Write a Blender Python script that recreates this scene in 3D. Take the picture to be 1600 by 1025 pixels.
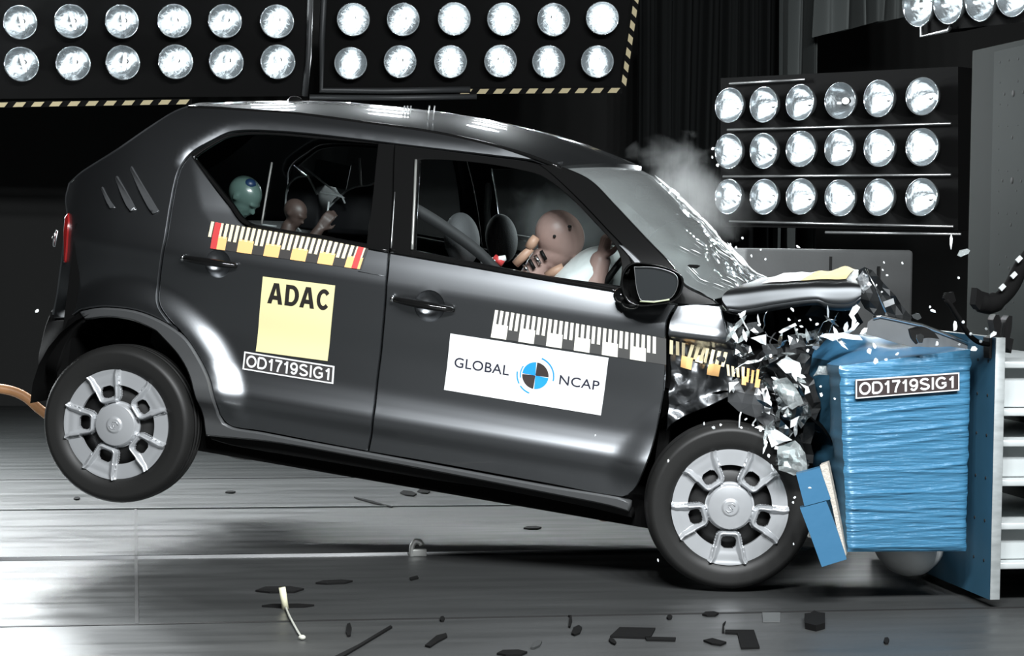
import bpy, bmesh, math, random
from math import sin, cos, pi, radians, sqrt, atan2
from mathutils import Vector, Matrix, geometry
from mathutils import noise as mnoise

for _o in list(bpy.data.objects):
    bpy.data.objects.remove(_o)
SC = bpy.context.scene
COL = SC.collection

# ------------------------------------------------------------------ camera, world, exposure
FPX = 3300.0
CAM_LOC = Vector((0, 0, 1.25))
HEAD, PITCH, ROLL = radians(10.2), radians(2.3), radians(.75)
CAM_R = (Matrix.Rotation(-HEAD, 3, 'Z') @ Matrix.Rotation(pi/2-PITCH, 3, 'X') @ Matrix.Rotation(ROLL, 3, 'Z'))
cd = bpy.data.cameras.new('camera')
cd.sensor_fit = 'HORIZONTAL'
cd.sensor_width = 36.0
cd.lens = FPX/1600*36
cam = bpy.data.objects.new('camera', cd)
cam.matrix_world = Matrix.Translation(CAM_LOC) @ CAM_R.to_4x4()
COL.objects.link(cam)
SC.camera = cam
SC.view_settings.view_transform = 'Standard'
SC.view_settings.look = 'None'
SC.view_settings.gamma = 1
SC.view_settings.use_curve_mapping = False
SC.view_settings.exposure = 0.0
SC.cycles.use_denoising = True
SC.cycles.max_bounces = 8
SC.cycles.transparent_max_bounces = 12
SC.cycles.sample_clamp_indirect = 6
wd = bpy.data.worlds.new('dark_hall')
SC.world = wd
wd.use_nodes = True
wd.node_tree.nodes['Background'].inputs[0].default_value = (.75, .9, 1, 1)
wd.node_tree.nodes['Background'].inputs[1].default_value = .004

def hall_light(name, loc, target, sx, sy, power, color=(.92, .98, 1)):
    ld = bpy.data.lights.new(name, 'AREA')
    ld.shape = 'RECTANGLE'
    ld.size, ld.size_y, ld.energy, ld.color = sx, sy, power, color
    o = bpy.data.objects.new(name, ld)
    d = Vector(target)-Vector(loc)
    o.rotation_euler = d.to_track_quat('-Z', 'Y').to_euler()
    o.location = loc
    COL.objects.link(o)
    return o
# rows of floods hung over the far side of the track, over the car and over the near side
def flood_rows(name, size, energy, spots, target):
    ld = bpy.data.lights.new(name, 'AREA')
    ld.shape = 'DISK'
    ld.size, ld.energy, ld.color = size, energy, (.93, .98, 1)
    for p in spots:
        o = bpy.data.objects.new(name, ld)
        o.rotation_euler = (Vector(target)-Vector(p)).to_track_quat('-Z', 'Y').to_euler()
        o.location = p
        COL.objects.link(o)
# far truss, above the lamp banks; a key group right of the middle
flood_rows('far_flood', .28, 4.5, [(-2.4+.8*c, 12.9-.1*r, 2.95+.62*r) for r in range(3) for c in range(7)], (.9, 8.6, .4))
flood_rows('far_left_flood', .34, 85, [(-3.0+.78*c, 13.1, 3.3+.6*r) for r in range(2) for c in range(4)]+[(-3.2+.8*c, 13.0, 1.9) for c in range(3)], (-.6, 7.4, 0))
# the near truss: two rows of round floods
near_flood = bpy.data.lights.new('near_flood', 'AREA')
near_flood.shape = 'DISK'
near_flood.size = .26
near_flood.energy = 62
near_flood.color = (.95, .98, 1)
for _r in range(2):
    for _c in range(7):
        _p = Vector((-.1+_c*.58, 2.6+.1*_r, 3.85+.42*_r))
        _o = bpy.data.objects.new('near_flood', near_flood)
        _o.rotation_euler = (Vector((1.6, 7.6, .7))-_p).to_track_quat('-Z', 'Y').to_euler()
        _o.location = _p
        COL.objects.link(_o)

LAMP_W = 2.0            # power of one flood lamp
# ------------------------------------------------------------------ picking points
def ray(px, py):
    return CAM_R @ Vector(((px-800)/FPX, -(py-512.5)/FPX, -1))
def at(px, py, d):
    return CAM_LOC + ray(px, py)*d
def atY(px, py, y):
    r = ray(px, py)
    return CAM_LOC + r*(y/r.y)
def atZ(px, py, z=0.0):
    r = ray(px, py)
    return CAM_LOC + r*((z-CAM_LOC.z)/r.z)

# ------------------------------------------------------------------ materials
MATS = {}
def mat(name, color=(.5, .5, .5), rough=.5, metal=0., emit=None, estr=0., coat=0., spec=.5, bump=0., bscale=60., var=0., vscale=4., stretch=(1, 1, 1), trans=0., alpha=1.):
    if name in MATS:
        return MATS[name]
    m = bpy.data.materials.new(name)
    m.use_nodes = True
    nt = m.node_tree
    b = nt.nodes['Principled BSDF']
    b.inputs['Base Color'].default_value = (*color, 1)
    b.inputs['Roughness'].default_value = rough
    b.inputs['Metallic'].default_value = metal
    b.inputs['Coat Weight'].default_value = coat
    b.inputs['Coat Roughness'].default_value = .04
    b.inputs['Specular IOR Level'].default_value = spec
    b.inputs['Transmission Weight'].default_value = trans
    if emit:
        b.inputs['Emission Color'].default_value = (*emit, 1)
        b.inputs['Emission Strength'].default_value = estr
    if bump or var:
        tc = nt.nodes.new('ShaderNodeTexCoord')
        mp = nt.nodes.new('ShaderNodeMapping')
        mp.inputs['Scale'].default_value = stretch
        nt.links.new(tc.outputs['Object'], mp.inputs['Vector'])
        if bump:
            n = nt.nodes.new('ShaderNodeTexNoise')
            n.inputs['Scale'].default_value = bscale
            n.inputs['Detail'].default_value = 4
            nt.links.new(mp.outputs['Vector'], n.inputs['Vector'])
            bp = nt.nodes.new('ShaderNodeBump')
            bp.inputs['Strength'].default_value = bump
            bp.inputs['Distance'].default_value = .01
            nt.links.new(n.outputs['Fac'], bp.inputs['Height'])
            nt.links.new(bp.outputs['Normal'], b.inputs['Normal'])
        if var:
            n2 = nt.nodes.new('ShaderNodeTexNoise')
            n2.inputs['Scale'].default_value = vscale
            n2.inputs['Detail'].default_value = 5
            nt.links.new(mp.outputs['Vector'], n2.inputs['Vector'])
            mx = nt.nodes.new('ShaderNodeMix')
            mx.data_type = 'RGBA'
            mx.inputs[6].default_value = (*[max(0, c*(1-var)) for c in color], 1)
            mx.inputs[7].default_value = (*[min(1, c*(1+var)) for c in color], 1)
            nt.links.new(n2.outputs['Fac'], mx.inputs[0])
            nt.links.new(mx.outputs[2], b.inputs['Base Color'])
    MATS[name] = m
    return m

def thin_glass(name, tint=(.8, .86, .86), gloss=.9, haze=0., rough=.02, bump=0., bscale=20.):
    """a pane: light passes straight through it, and it mirrors by Fresnel"""
    m = bpy.data.materials.new(name)
    m.use_nodes = True
    nt = m.node_tree
    nt.nodes.remove(nt.nodes['Principled BSDF'])
    out = nt.nodes['Material Output']
    t = nt.nodes.new('ShaderNodeBsdfTransparent')
    t.inputs[0].default_value = (*tint, 1)
    g = nt.nodes.new('ShaderNodeBsdfGlossy')
    g.inputs['Color'].default_value = (gloss, gloss, gloss, 1)
    g.inputs['Roughness'].default_value = rough
    f = nt.nodes.new('ShaderNodeFresnel')
    f.inputs[0].default_value = 1.5
    mx = nt.nodes.new('ShaderNodeMixShader')
    nt.links.new(f.outputs[0], mx.inputs[0])
    nt.links.new(t.outputs[0], mx.inputs[1])
    nt.links.new(g.outputs[0], mx.inputs[2])
    last = mx
    if bump:
        n = nt.nodes.new('ShaderNodeTexNoise')
        n.inputs['Scale'].default_value = bscale
        bp = nt.nodes.new('ShaderNodeBump')
        bp.inputs['Strength'].default_value = bump
        bp.inputs['Distance'].default_value = .02
        nt.links.new(n.outputs['Fac'], bp.inputs['Height'])
        nt.links.new(bp.outputs['Normal'], g.inputs['Normal'])
    if haze:
        d = nt.nodes.new('ShaderNodeBsdfDiffuse')
        d.inputs[0].default_value = (.75, .8, .8, 1)
        mh = nt.nodes.new('ShaderNodeMixShader')
        mh.inputs[0].default_value = haze
        nt.links.new(mx.outputs[0], mh.inputs[1])
        nt.links.new(d.outputs[0], mh.inputs[2])
        last = mh
    nt.links.new(last.outputs[0], out.inputs[0])
    MATS[name] = m
    return m

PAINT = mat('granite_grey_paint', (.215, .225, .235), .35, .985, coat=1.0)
BARE_AND_SHEEN_GREY = mat('torn_and_sheen_grey', (.12, .125, .13), .28, .6, coat=.6)
CLAD = mat('grey_cladding', (.085, .088, .09), .38, .2, coat=.3)
BLACK_GLOSS = mat('black_gloss', (.006, .006, .006), .12, 0, coat=.3)
BLACK = mat('black_plastic', (.006, .006, .006), .5, spec=.2)
DARK = mat('dark_lining', (.004, .004, .004), .85, spec=.06)
RUBBER = mat('tyre_rubber', (.014, .014, .0135), .5, spec=.35)
SILVER = mat('silver_wheel_paint', (.47, .485, .50), .32, .4, coat=.3)
CHROME = mat('bright_metal', (.75, .76, .77), .18, 1.)
STEEL = mat('bare_steel', (.45, .46, .46), .35, .9, var=.3, vscale=12)
GLASS = thin_glass('window_glass', (.86, .9, .9))
WS_GLASS = thin_glass('windscreen_glass', (.88, .92, .91), haze=.13, bump=.25, bscale=9)
RED = mat('red_lens', (.22, .01, .01), .2, coat=.5)
WHITE_CLOTH = mat('airbag_cloth', (.82, .85, .84), .8, bump=.15, bscale=40)
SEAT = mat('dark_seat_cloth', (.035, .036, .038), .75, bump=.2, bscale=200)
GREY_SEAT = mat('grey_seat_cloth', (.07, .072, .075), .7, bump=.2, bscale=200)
SKIN = mat('dummy_vinyl', (.44, .29, .255), .42, var=.12, vscale=9)
TEAL = mat('teal_dummy_paint', (.085, .135, .12), .3, coat=.3)
BROWN = mat('brown_dummy_vinyl', (.055, .036, .030), .5)
WHITE = mat('white_plastic', (.78, .8, .8), .4)
BLUE = mat('barrier_blue', (.050, .178, .305), .24, .1, coat=.4, bump=.7, bscale=7, stretch=(1.2, 1.2, 16), var=.16, vscale=3)
BLUE_PLAIN = mat('barrier_blue_flat', (.038, .14, .255), .45, bump=.15, bscale=20)
BLUE_DARK = mat('plate_and_shade_blue', (.035, .115, .185), .5, .1, var=.25, vscale=5)
HONEY = mat('bare_core', (.50, .46, .40), .6, bump=.5, bscale=120)
YELLOW = mat('pale_yellow_sticker', (.86, .78, .42), .55)
ORANGE = mat('orange_ruler', (.85, .50, .20), .55)
CREAM = mat('cream_ruler', (.86, .76, .50), .55)
RULER_GLARE = mat('glare_ruler', (.90, .88, .78), .55)  # front tape only: glare painted in as near white
RULER_BLACK = mat('ruler_black', (.035, .032, .03), .55)
RULER_RED = mat('ruler_red', (.55, .05, .05), .5)
STICKER_WHITE = mat('white_sticker', (.86, .87, .87), .5)
STICKER_BLACK = mat('black_print', (.02, .017, .015), .5)
STICKER_NAVY = mat('navy_print', (.02, .022, .04), .5)
STICKER_BLUE = mat('blue_print', (.02, .33, .85), .5)
STICKER_GREY = mat('charcoal_sticker', (.045, .042, .042), .5)
BULB = mat('lit_bulb', (1, 1, 1), .5, emit=(.93, .98, 1), estr=2.4)
BOWL = mat('reflector_bowl', (.46, .50, .52), .14, .75, bump=.2, bscale=34)
HOUSING = mat('black_housing', (.004, .004, .004), .75, spec=.1)
FRAME_GREY = mat('dark_frame', (.05, .053, .055), .5, .3)

# ------------------------------------------------------------------ mesh building
def link(o, parent=None):
    COL.objects.link(o)
    if parent:
        o.parent = parent
    return o
def thing(name, label, cat, loc=(0, 0, 0), group=None, rot=None):
    o = bpy.data.objects.new(name, None)
    o.empty_display_size = .05
    COL.objects.link(o)
    o.location = loc
    if rot:
        o.rotation_euler = rot
    o['label'] = label
    o['category'] = cat
    if group:
        o['group'] = group
    return o
def tag(o, label, cat, group=None, kind=None):
    o['label'] = label
    o['category'] = cat
    if group:
        o['group'] = group
    if kind:
        o['kind'] = kind
    return o

class MB:
    """collects shapes; build() links them as one mesh object"""
    def __init__(self):
        self.v, self.f, self.m, self.s = [], [], [], []
    def add(self, verts, faces, mi=0, smooth=True):
        b = len(self.v)
        self.v += [Vector(p) for p in verts]
        for f in faces:
            self.f.append([i+b for i in f])
            self.m.append(mi)
            self.s.append(smooth)
        return self
    def box(self, c, size, rot=None, mi=0, bev=0.):
        sx, sy, sz = [s/2 for s in size]
        R = rot if rot else Matrix.Identity(3)
        c = Vector(c)
        if not bev:
            vs = [c+R@Vector((x*sx, y*sy, z*sz)) for x in (-1, 1) for y in (-1, 1) for z in (-1, 1)]
            fs = [(0, 1, 3, 2), (4, 6, 7, 5), (0, 4, 5, 1), (2, 3, 7, 6), (0, 2, 6, 4), (1, 5, 7, 3)]
            return self.add(vs, fs, mi, False)
        bm = bmesh.new()
        bmesh.ops.create_cube(bm, size=1)
        for v in bm.verts:
            v.co = Vector((v.co.x*size[0], v.co.y*size[1], v.co.z*size[2]))
        bmesh.ops.bevel(bm, geom=bm.edges[:], offset=bev, segments=2, affect='EDGES', profile=.5)
        bm.verts.index_update()
        vs = [c+R@v.co for v in bm.verts]
        fs = [[v.index for v in f.verts] for f in bm.faces]
        bm.free()
        return self.add(vs, fs, mi, True)
    def tube(self, pts, r, seg=8, mi=0, caps=True, flat=1.):
        pts = [Vector(p) for p in pts]
        n = len(pts)
        rs = r if isinstance(r, (list, tuple)) else [r]*n
        vs, fs = [], []
        up = Vector((0, 0, 1))
        prev = None
        for i, p in enumerate(pts):
            t = (pts[min(i+1, n-1)]-pts[max(i-1, 0)]).normalized()
            if prev is None:
                a = t.cross(up)
                if a.length < .05:
                    a = t.cross(Vector((1, 0, 0)))
            else:
                a = prev-t*prev.dot(t)
            a.normalize()
            prev = a
            b = t.cross(a)
            for k in range(seg):
                q = 2*pi*k/seg
                vs.append(p+a*cos(q)*rs[i]+b*sin(q)*rs[i]*flat)
        for i in range(n-1):
            for k in range(seg):
                k2 = (k+1) % seg
                fs.append((i*seg+k, i*seg+k2, (i+1)*seg+k2, (i+1)*seg+k))
        if caps:
            fs.append(list(range(seg))[::-1])
            fs.append([(n-1)*seg+k for k in range(seg)])
        return self.add(vs, fs, mi)
    def lathe(self, prof, origin, axis, seg=48, mi=0):
        """prof: (radius, height along axis)"""
        o = Vector(origin)
        ax = Vector(axis).normalized()
        a = ax.cross(Vector((0, 0, 1)))
        if a.length < .05:
            a = ax.cross(Vector((1, 0, 0)))
        a.normalize()
        b = ax.cross(a)
        vs, fs = [], []
        for r, h in prof:
            for k in range(seg):
                q = 2*pi*k/seg
                vs.append(o+ax*h+(a*cos(q)+b*sin(q))*r)
        for i in range(len(prof)-1):
            for k in range(seg):
                k2 = (k+1) % seg
                fs.append((i*seg+k, (i+1)*seg+k, (i+1)*seg+k2, i*seg+k2))
        return self.add(vs, fs, mi)
    def ball(self, c, r, scale=(1, 1, 1), seg=20, rings=12, mi=0, rot=None):
        c = Vector(c)
        R = rot if rot else Matrix.Identity(3)
        vs, fs = [], []
        for i in range(rings+1):
            th = pi*i/rings
            for k in range(seg):
                q = 2*pi*k/seg
                vs.append(c+R@Vector((r*scale[0]*sin(th)*cos(q), r*scale[1]*sin(th)*sin(q), r*scale[2]*cos(th))))
        for i in range(rings):
            for k in range(seg):
                k2 = (k+1) % seg
                fs.append((i*seg+k, (i+1)*seg+k, (i+1)*seg+k2, i*seg+k2))
        return self.add(vs, fs, mi)
    def grid(self, fn, nu, nv, mi=0, smooth=True, thick=None):
        """fn(u, v) in 0..1; thick: a vector added for the back side"""
        vs = [Vector(fn(i/nu, j/nv)) for i in range(nu+1) for j in range(nv+1)]
        fs = [(i*(nv+1)+j, (i+1)*(nv+1)+j, (i+1)*(nv+1)+j+1, i*(nv+1)+j+1) for i in range(nu) for j in range(nv)]
        self.add(vs, fs, mi, smooth)
        if thick is not None:
            t = Vector(thick)
            self.add([p+t for p in vs], [f[::-1] for f in fs], mi, smooth)
            w = nv+1
            loop = [i*w for i in range(nu+1)]+[nu*w+j for j in range(1, nv+1)]+[i*w+nv for i in range(nu-1, -1, -1)]+[j for j in range(nv-1, 0, -1)]
            n = len(loop)
            self.add([vs[i] for i in loop]+[vs[i]+t for i in loop], [(k, (k+1) % n, n+(k+1) % n, n+k) for k in range(n)], mi, False)
        return self
    def prism(self, poly, d, mi=0):
        """a 3D polygon pushed out along d"""
        d = Vector(d)
        n = len(poly)
        vs = [Vector(p) for p in poly]+[Vector(p)+d for p in poly]
        fs = [list(range(n)), list(range(2*n-1, n-1, -1))]+[(i, i+n, (i+1) % n+n, (i+1) % n) for i in range(n)]
        return self.add(vs, fs, mi, False)
    def build(self, name, mats, parent=None, origin=(0, 0, 0), fix=True, label=None):
        o = Vector(origin)
        me = bpy.data.meshes.new(name)
        me.from_pydata([p-o for p in self.v], [], self.f)
        for m in (mats if isinstance(mats, (list, tuple)) else [mats]):
            me.materials.append(m)
        me.polygons.foreach_set('material_index', self.m)
        me.polygons.foreach_set('use_smooth', self.s)
        me.update()
        if fix:
            bm = bmesh.new()
            bm.from_mesh(me)
            bmesh.ops.recalc_face_normals(bm, faces=bm.faces[:])
            bm.to_mesh(me)
            bm.free()
        ob = bpy.data.objects.new(name, me)
        if parent is None:
            ob.location = o
        link(ob, parent)
        if label:
            ob['label'] = label
        return ob

def copy_tree(o, parent=None):
    c = o.copy()
    COL.objects.link(c)
    c.parent = parent
    for ch in o.children:
        copy_tree(ch, c)
    return c

# outlines -----------------------------------------------------------------
def resample(poly, step, closed=True, corner=38):
    """round a traced outline through its points, keeping its corners"""
    P = [Vector(p) for p in poly]
    n = len(P)
    cor = []
    for i in range(n):
        if not closed and i in (0, n-1):
            cor.append(True)
            continue
        a, b = P[i]-P[i-1], P[(i+1) % n]-P[i]
        cor.append(a.length < 1e-6 or b.length < 1e-6 or math.degrees(a.angle(b)) > corner)
    out = []
    for i in range(n if closed else n-1):
        p1, p2 = P[i], P[(i+1) % n]
        p0 = P[i-1] if not cor[i] else p1-(p2-p1)
        j = (i+1) % n
        p3 = P[(i+2) % n] if not cor[j] else p2+(p2-p1)
        k = max(1, int((p2-p1).length/step))
        L = (p2-p1).length
        m1 = (p2-p0).normalized()*L
        m2 = (p3-p1).normalized()*L
        for s in range(k):
            t = s/k
            out.append(p1*(2*t**3-3*t*t+1)+m1*(t**3-2*t*t+t)+p2*(-2*t**3+3*t*t)+m2*(t**3-t*t))
    if not closed:
        out.append(P[-1])
    return out
def inset(poly, d):
    n = len(poly)
    ar = sum(poly[i].x*poly[(i+1) % n].y-poly[(i+1) % n].x*poly[i].y for i in range(n))
    sg = 1 if ar > 0 else -1
    out = []
    for i in range(n):
        a = (poly[i]-poly[i-1])
        b = (poly[(i+1) % n]-poly[i])
        na = Vector((-a.y, a.x))
        nb = Vector((-b.y, b.x))
        if na.length > 1e-9: na.normalize()
        if nb.length > 1e-9: nb.normalize()
        m = na+nb
        m = m/max(.35, m.length_squared/2) if m.length > 1e-6 else na
        out.append(poly[i]+m*(d*sg))
    return out
def inside(p, poly):
    c = False
    j = len(poly)-1
    for i in range(len(poly)):
        a, b = poly[i], poly[j]
        if (a.y > p.y) != (b.y > p.y) and p.x < (b.x-a.x)*(p.y-a.y)/(b.y-a.y)+a.x:
            c = not c
        j = i
    return c
def segdist(p, a, b):
    ab = b-a
    t = max(0, min(1, (p-a).dot(ab)/max(1e-12, ab.length_squared)))
    return (p-(a+ab*t)).length
def polydist(p, pl, closed=False):
    return min(segdist(p, pl[i], pl[i+1]) for i in range(len(pl)-1))

def tess(loops, step):
    """2D triangulation of outer loop minus holes, with inner points"""
    vs, es = [], []
    for lp in loops:
        b = len(vs)
        vs += lp
        es += [(b+i, b+(i+1) % len(lp)) for i in range(len(lp))]
    xs = [p.x for p in loops[0]]
    ys = [p.y for p in loops[0]]
    bd = [p for lp in loops for p in lp]
    cell = {}
    for p in bd:
        cell.setdefault((int(p.x//step), int(p.y//step)), []).append(p)
    i0, i1 = int(min(xs)//step), int(max(xs)//step)+1
    j0, j1 = int(min(ys)//step), int(max(ys)//step)+1
    for i in range(i0, i1+1):
        for j in range(j0, j1+1):
            p = Vector((i*step, j*step))
            near = False
            for a in (-1, 0):
                for c in (-1, 0):
                    for q in cell.get((i+a, j+c), ()):
                        if (q-p).length < step*.6:
                            near = True
            if near:
                continue
            if inside(p, loops[0]) and not any(inside(p, h) for h in loops[1:]):
                vs.append(p)
    r = geometry.delaunay_2d_cdt(vs, es, [], 0, 1e-6)
    V, F = r[0], r[2]
    keep = []
    for f in F:
        c = sum((V[i] for i in f), Vector((0, 0)))/len(f)
        if inside(c, loops[0]) and not any(inside(c, h) for h in loops[1:]):
            keep.append(list(f))
    return V, keep

# ------------------------------------------------------------------ the setting
def structure(o):
    o['kind'] = 'structure'
    return o
def floor_mat(name, color, r0, r1, var=.35):
    m = mat(name, color, .4, .0, var=var, vscale=1.6, stretch=(.45, 2.2, 1))
    nt = m.node_tree
    b = nt.nodes['Principled BSDF']
    tc = nt.nodes.new('ShaderNodeTexCoord')
    mp = nt.nodes.new('ShaderNodeMapping')
    mp.inputs['Scale'].default_value = (.7, 5, 1)
    n = nt.nodes.new('ShaderNodeTexNoise')
    n.inputs['Scale'].default_value = 2.2
    n.inputs['Detail'].default_value = 6
    mr = nt.nodes.new('ShaderNodeMapRange')
    mr.inputs['From Min'].default_value = .3
    mr.inputs['From Max'].default_value = .7
    mr.inputs['To Min'].default_value = r0
    mr.inputs['To Max'].default_value = r1
    nt.links.new(tc.outputs['Object'], mp.inputs[0])
    nt.links.new(mp.outputs[0], n.inputs['Vector'])
    nt.links.new(n.outputs['Fac'], mr.inputs[0])
    nt.links.new(mr.outputs[0], b.inputs['Roughness'])
    return m
FLOOR_PLATE = floor_mat('steel_floor_plate', (.050, .052, .052), .32, .52)
FLOOR_SMOOTH = floor_mat('smooth_floor', (.048, .050, .050), .28, .46)
FLOOR_SHADE = floor_mat('shade_floor', (.022, .024, .024), .38, .55)  # weaker light on the far strip painted in as a darker floor
fb = MB()
YS = [-1.5, 6.905, 8.335, 9.86, 11.1, 16.0]
for k in range(5):
    fb.add([(-8, YS[k], 0), (9, YS[k], 0), (9, YS[k+1], 0), (-8, YS[k+1], 0)], [(0, 1, 2, 3)], [0, 1, 0, 0, 2][k], False)
structure(fb.build('floor', [FLOOR_PLATE, FLOOR_SMOOTH, FLOOR_SHADE], fix=False))
GROOVE = mat('floor_groove', (.01, .01, .01), .7)
tn = 0
for (y, w, h, m) in ((6.905, .022, .002, GROOVE), (8.335, .016, .012, CHROME), (8.36, .03, .002, GROOVE), (9.86, .012, .006, STEEL), (11.1, .02, .003, GROOVE)):
    tn += 1
    structure(MB().box((.5, y, h/2), (17, w, h), mi=0).build('trim_%d' % tn, m, origin=(.5, y, 0)))
tn += 1
structure(MB().box((.02, 8.38, .001), (.012, 2.95, .003)).build('trim_%d' % tn, GROOVE, origin=(.02, 8.38, 0)))
structure(MB().box((.5, 16.05, 3.2), (17, .1, 6.4)).build('wall_back', mat('black_wall_cloth', (.028, .0285, .028), .9, spec=.1), origin=(.5, 16.05, 0)))

# ------------------------------------------------------------------ banks of flood lamps
lamp_light = bpy.data.lights.new('flood_beam', 'AREA')
lamp_light.shape = 'DISK'
lamp_light.size = .03
lamp_light.energy = LAMP_W
lamp_light.color = (.92, .98, 1)
lamp_light.spread = radians(120)
def lamp_proto():
    b = MB()
    prof = [(.014, .004), (.03, .006), (.05, .015), (.07, .034), (.085, .058), (.095, .084), (.098, .092), (.1005, .092), (.101, .086), (.09, .055), (.074, .03), (.05, .008), (.03, 0)]
    n = len(prof)
    b.lathe(prof, (0, 0, 0), (0, 0, 1), 36)
    me = b.build('lamp', [BOWL]).data
    q = MB()
    q.tube([(0, -.052, .045), (0, -.04, .045), (0, .04, .045), (0, .052, .045)], [.006, .011, .011, .006], 10)
    q.tube([(0, 0, .0), (0, 0, .04)], .007, 8)
    mb = q.build('bulb', [BULB]).data
    for o in [o for o in bpy.data.objects if o.data in (me, mb)]:
        bpy.data.objects.remove(o)
    return me, mb
LAMP_ME, BULB_ME = lamp_proto()
rl = random.Random(5)
def add_lamp(panel, x, y, s=1., dim=False, light=True, turn=0.):
    o = bpy.data.objects.new('lamp', LAMP_ME)
    link(o, panel)
    o.location = (x, y, .012)
    o.scale = (s, s, s)
    o.rotation_euler = (rl.uniform(-.05, .05), rl.uniform(-.05, .05), turn+rl.uniform(-.25, .25))
    if not dim:
        b = bpy.data.objects.new('bulb', BULB_ME)
        link(b, o)
    else:
        q = MB().ball((0, 0, .036), .017, (1.1, 1.1, 1.4), 14, 8)
        o['label'] = 'dim lamp'
        q.build('bulb', [mat('dim_bulb', (.8, .8, .8), .4, emit=(1, 1, 1), estr=1.2)], o)
    if light:
        l = bpy.data.objects.new('flood_beam', lamp_light)
        link(l, o)
        l.location = (0, 0, .094)
        l.rotation_euler = (pi, 0, 0)
    return o

class Bank:
    def __init__(self, name, label, p0, p1, tilt, group='banks of flood lamps'):
        A, B = at(*p0), at(*p1)
        ex = (B-A).normalized()
        ey = Vector((0, 0, 1))
        ey = (ey-ex*ey.dot(ex)).normalized()
        ez = ex.cross(ey)
        R = Matrix.Rotation(tilt, 3, ex)
        ey, ez = R@ey, R@ez
        self.o = thing(name, label, 'light', group=group)
        self.M = Matrix((ex, ey, ez)).transposed()
        self.A = A
        self.o.matrix_world = Matrix.Translation(A) @ self.M.to_4x4()
    def loc(self, px, py, off=0.):
        r = ray(px, py)
        n = self.M.col[2]
        t = ((self.A+n*off-CAM_LOC).dot(n))/r.dot(n)
        return self.M.transposed() @ (CAM_LOC+r*t-self.A)
    def poly(self, pts, off, depth, mi, mb):
        mb.prism([self.loc(x, y, off) for x, y in pts], (0, 0, -depth), mi)
    def bar(self, pts, r, mb, mi=0, off=.03):
        mb.tube([self.loc(x, y, off) for x, y in pts], r, 6, mi)

HAZ = mat('hazard_yellow', (.55, .47, .28), .6)
def hazard(bank, p0, p1, n, hw, first=0.):
    """tape edge: slanted yellow patches on a black strip"""
    mb = MB()
    a, b = bank.loc(*p0, .02), bank.loc(*p1, .02)
    d = (b-a)
    L = d.length
    d.normalize()
    nrm = Vector((-d.y, d.x, 0))
    mb.prism([a-nrm*hw*1.25, b-nrm*hw*1.25, b+nrm*hw*1.25, a+nrm*hw*1.25], (0, 0, -.01), 0)
    for k in range(n):
        c = a+d*(L*(k+.5)/n)
        w = L/n*.27
        mb.prism([c-d*w-nrm*hw-d*.012, c+d*w-nrm*hw-d*.012, c+d*w+nrm*hw+d*.012, c-d*w+nrm*hw+d*.012], (0, 0, .003), 1)
    return mb.build('hazard_tape', [HOUSING, HAZ], bank.o)

bk = Bank('flood_lamp_bank', 'wide black flood lamp bank of two rows in the upper left corner', (37, 97, 12.7), (435, 93, 12.7), radians(10))
h = MB()
bk.poly([(-70, 155), (476, 150), (480, -70), (-70, -70)], 0, .3, 0, h)
h.build('housing', HOUSING, bk.o)
h = MB()
bk.bar([(487, -60), (482, 90), (476, 150)], .018, h)
h.build('frame', FRAME_GREY, bk.o)
for k, x in enumerate((37, 117, 196, 276, 356, 435)):
    add_lamp(bk.o, *bk.loc(x, 33-k*.5)[:2])
    add_lamp(bk.o, *bk.loc(x+2, 97-k*.8)[:2], s=1.03)
hazard(bk, (-12, 164), (300, 159), 11, .014)

bk = Bank('flood_lamp_bank', 'middle flood lamp bank with yellow hazard tape down its right edge', (549, 92, 13.0), (933, 91, 13.0), radians(13))
h = MB()
bk.poly([(500, 140), (966, 136), (994, -70), (505, -70)], 0, .3, 0, h)
h.build('housing', HOUSING, bk.o)
h = MB()
bk.bar([(509, -60), (503, 60), (502, 141), (600, 142), (735, 140)], .02, h)
bk.bar([(484, 152), (620, 153), (745, 151)], .018, h)
h.build('frame', FRAME_GREY, bk.o)
for k in range(6):
    add_lamp(bk.o, *bk.loc((553, 632, 710, 787, 864, 941)[k], 28-.3*k)[:2])
    add_lamp(bk.o, *bk.loc((549, 627, 704, 781, 857, 933)[k], 94-.5*k)[:2])
hazard(bk, (716, 143), (972, 141), 10, .015)
hazard(bk, (974, 136), (996, -14), 7, .015)

bk = Bank('flood_lamp_bank', 'three row flood lamp bank turned sideways behind the smoking bonnet', (1156, 237, 12.4), (1457, 231, 11.45), radians(0))
h = MB()
bk.poly([(1126, 122), (1497, 104), (1497, 360), (1126, 354)], 0, .35, 0, h)
h.build('housing', HOUSING, bk.o)
for (a, b) in (((1137, 203), (1486, 193)), ((1130, 276), (1486, 273)), ((1140, 346), (1490, 354)), ((1140, 131), (1258, 124)), ((1290, 363), (1502, 366))):
    h = MB()
    bk.bar([a, b], .008, h)
    h.build('rail', STEEL, bk.o)
for r, ys in enumerate(((167, 165, 162, 158, 155, 152), (237, 236, 235, 233, 232, 231), (309, 309, 309, 309, 310, 310))):
    for k, x in enumerate((1156, 1211, 1268, 1329, 1391, 1457)):
        add_lamp(bk.o, *bk.loc(x, ys[k])[:2], s=1.02, dim=(r == 0 and k == 3), turn=pi/2)

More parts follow.
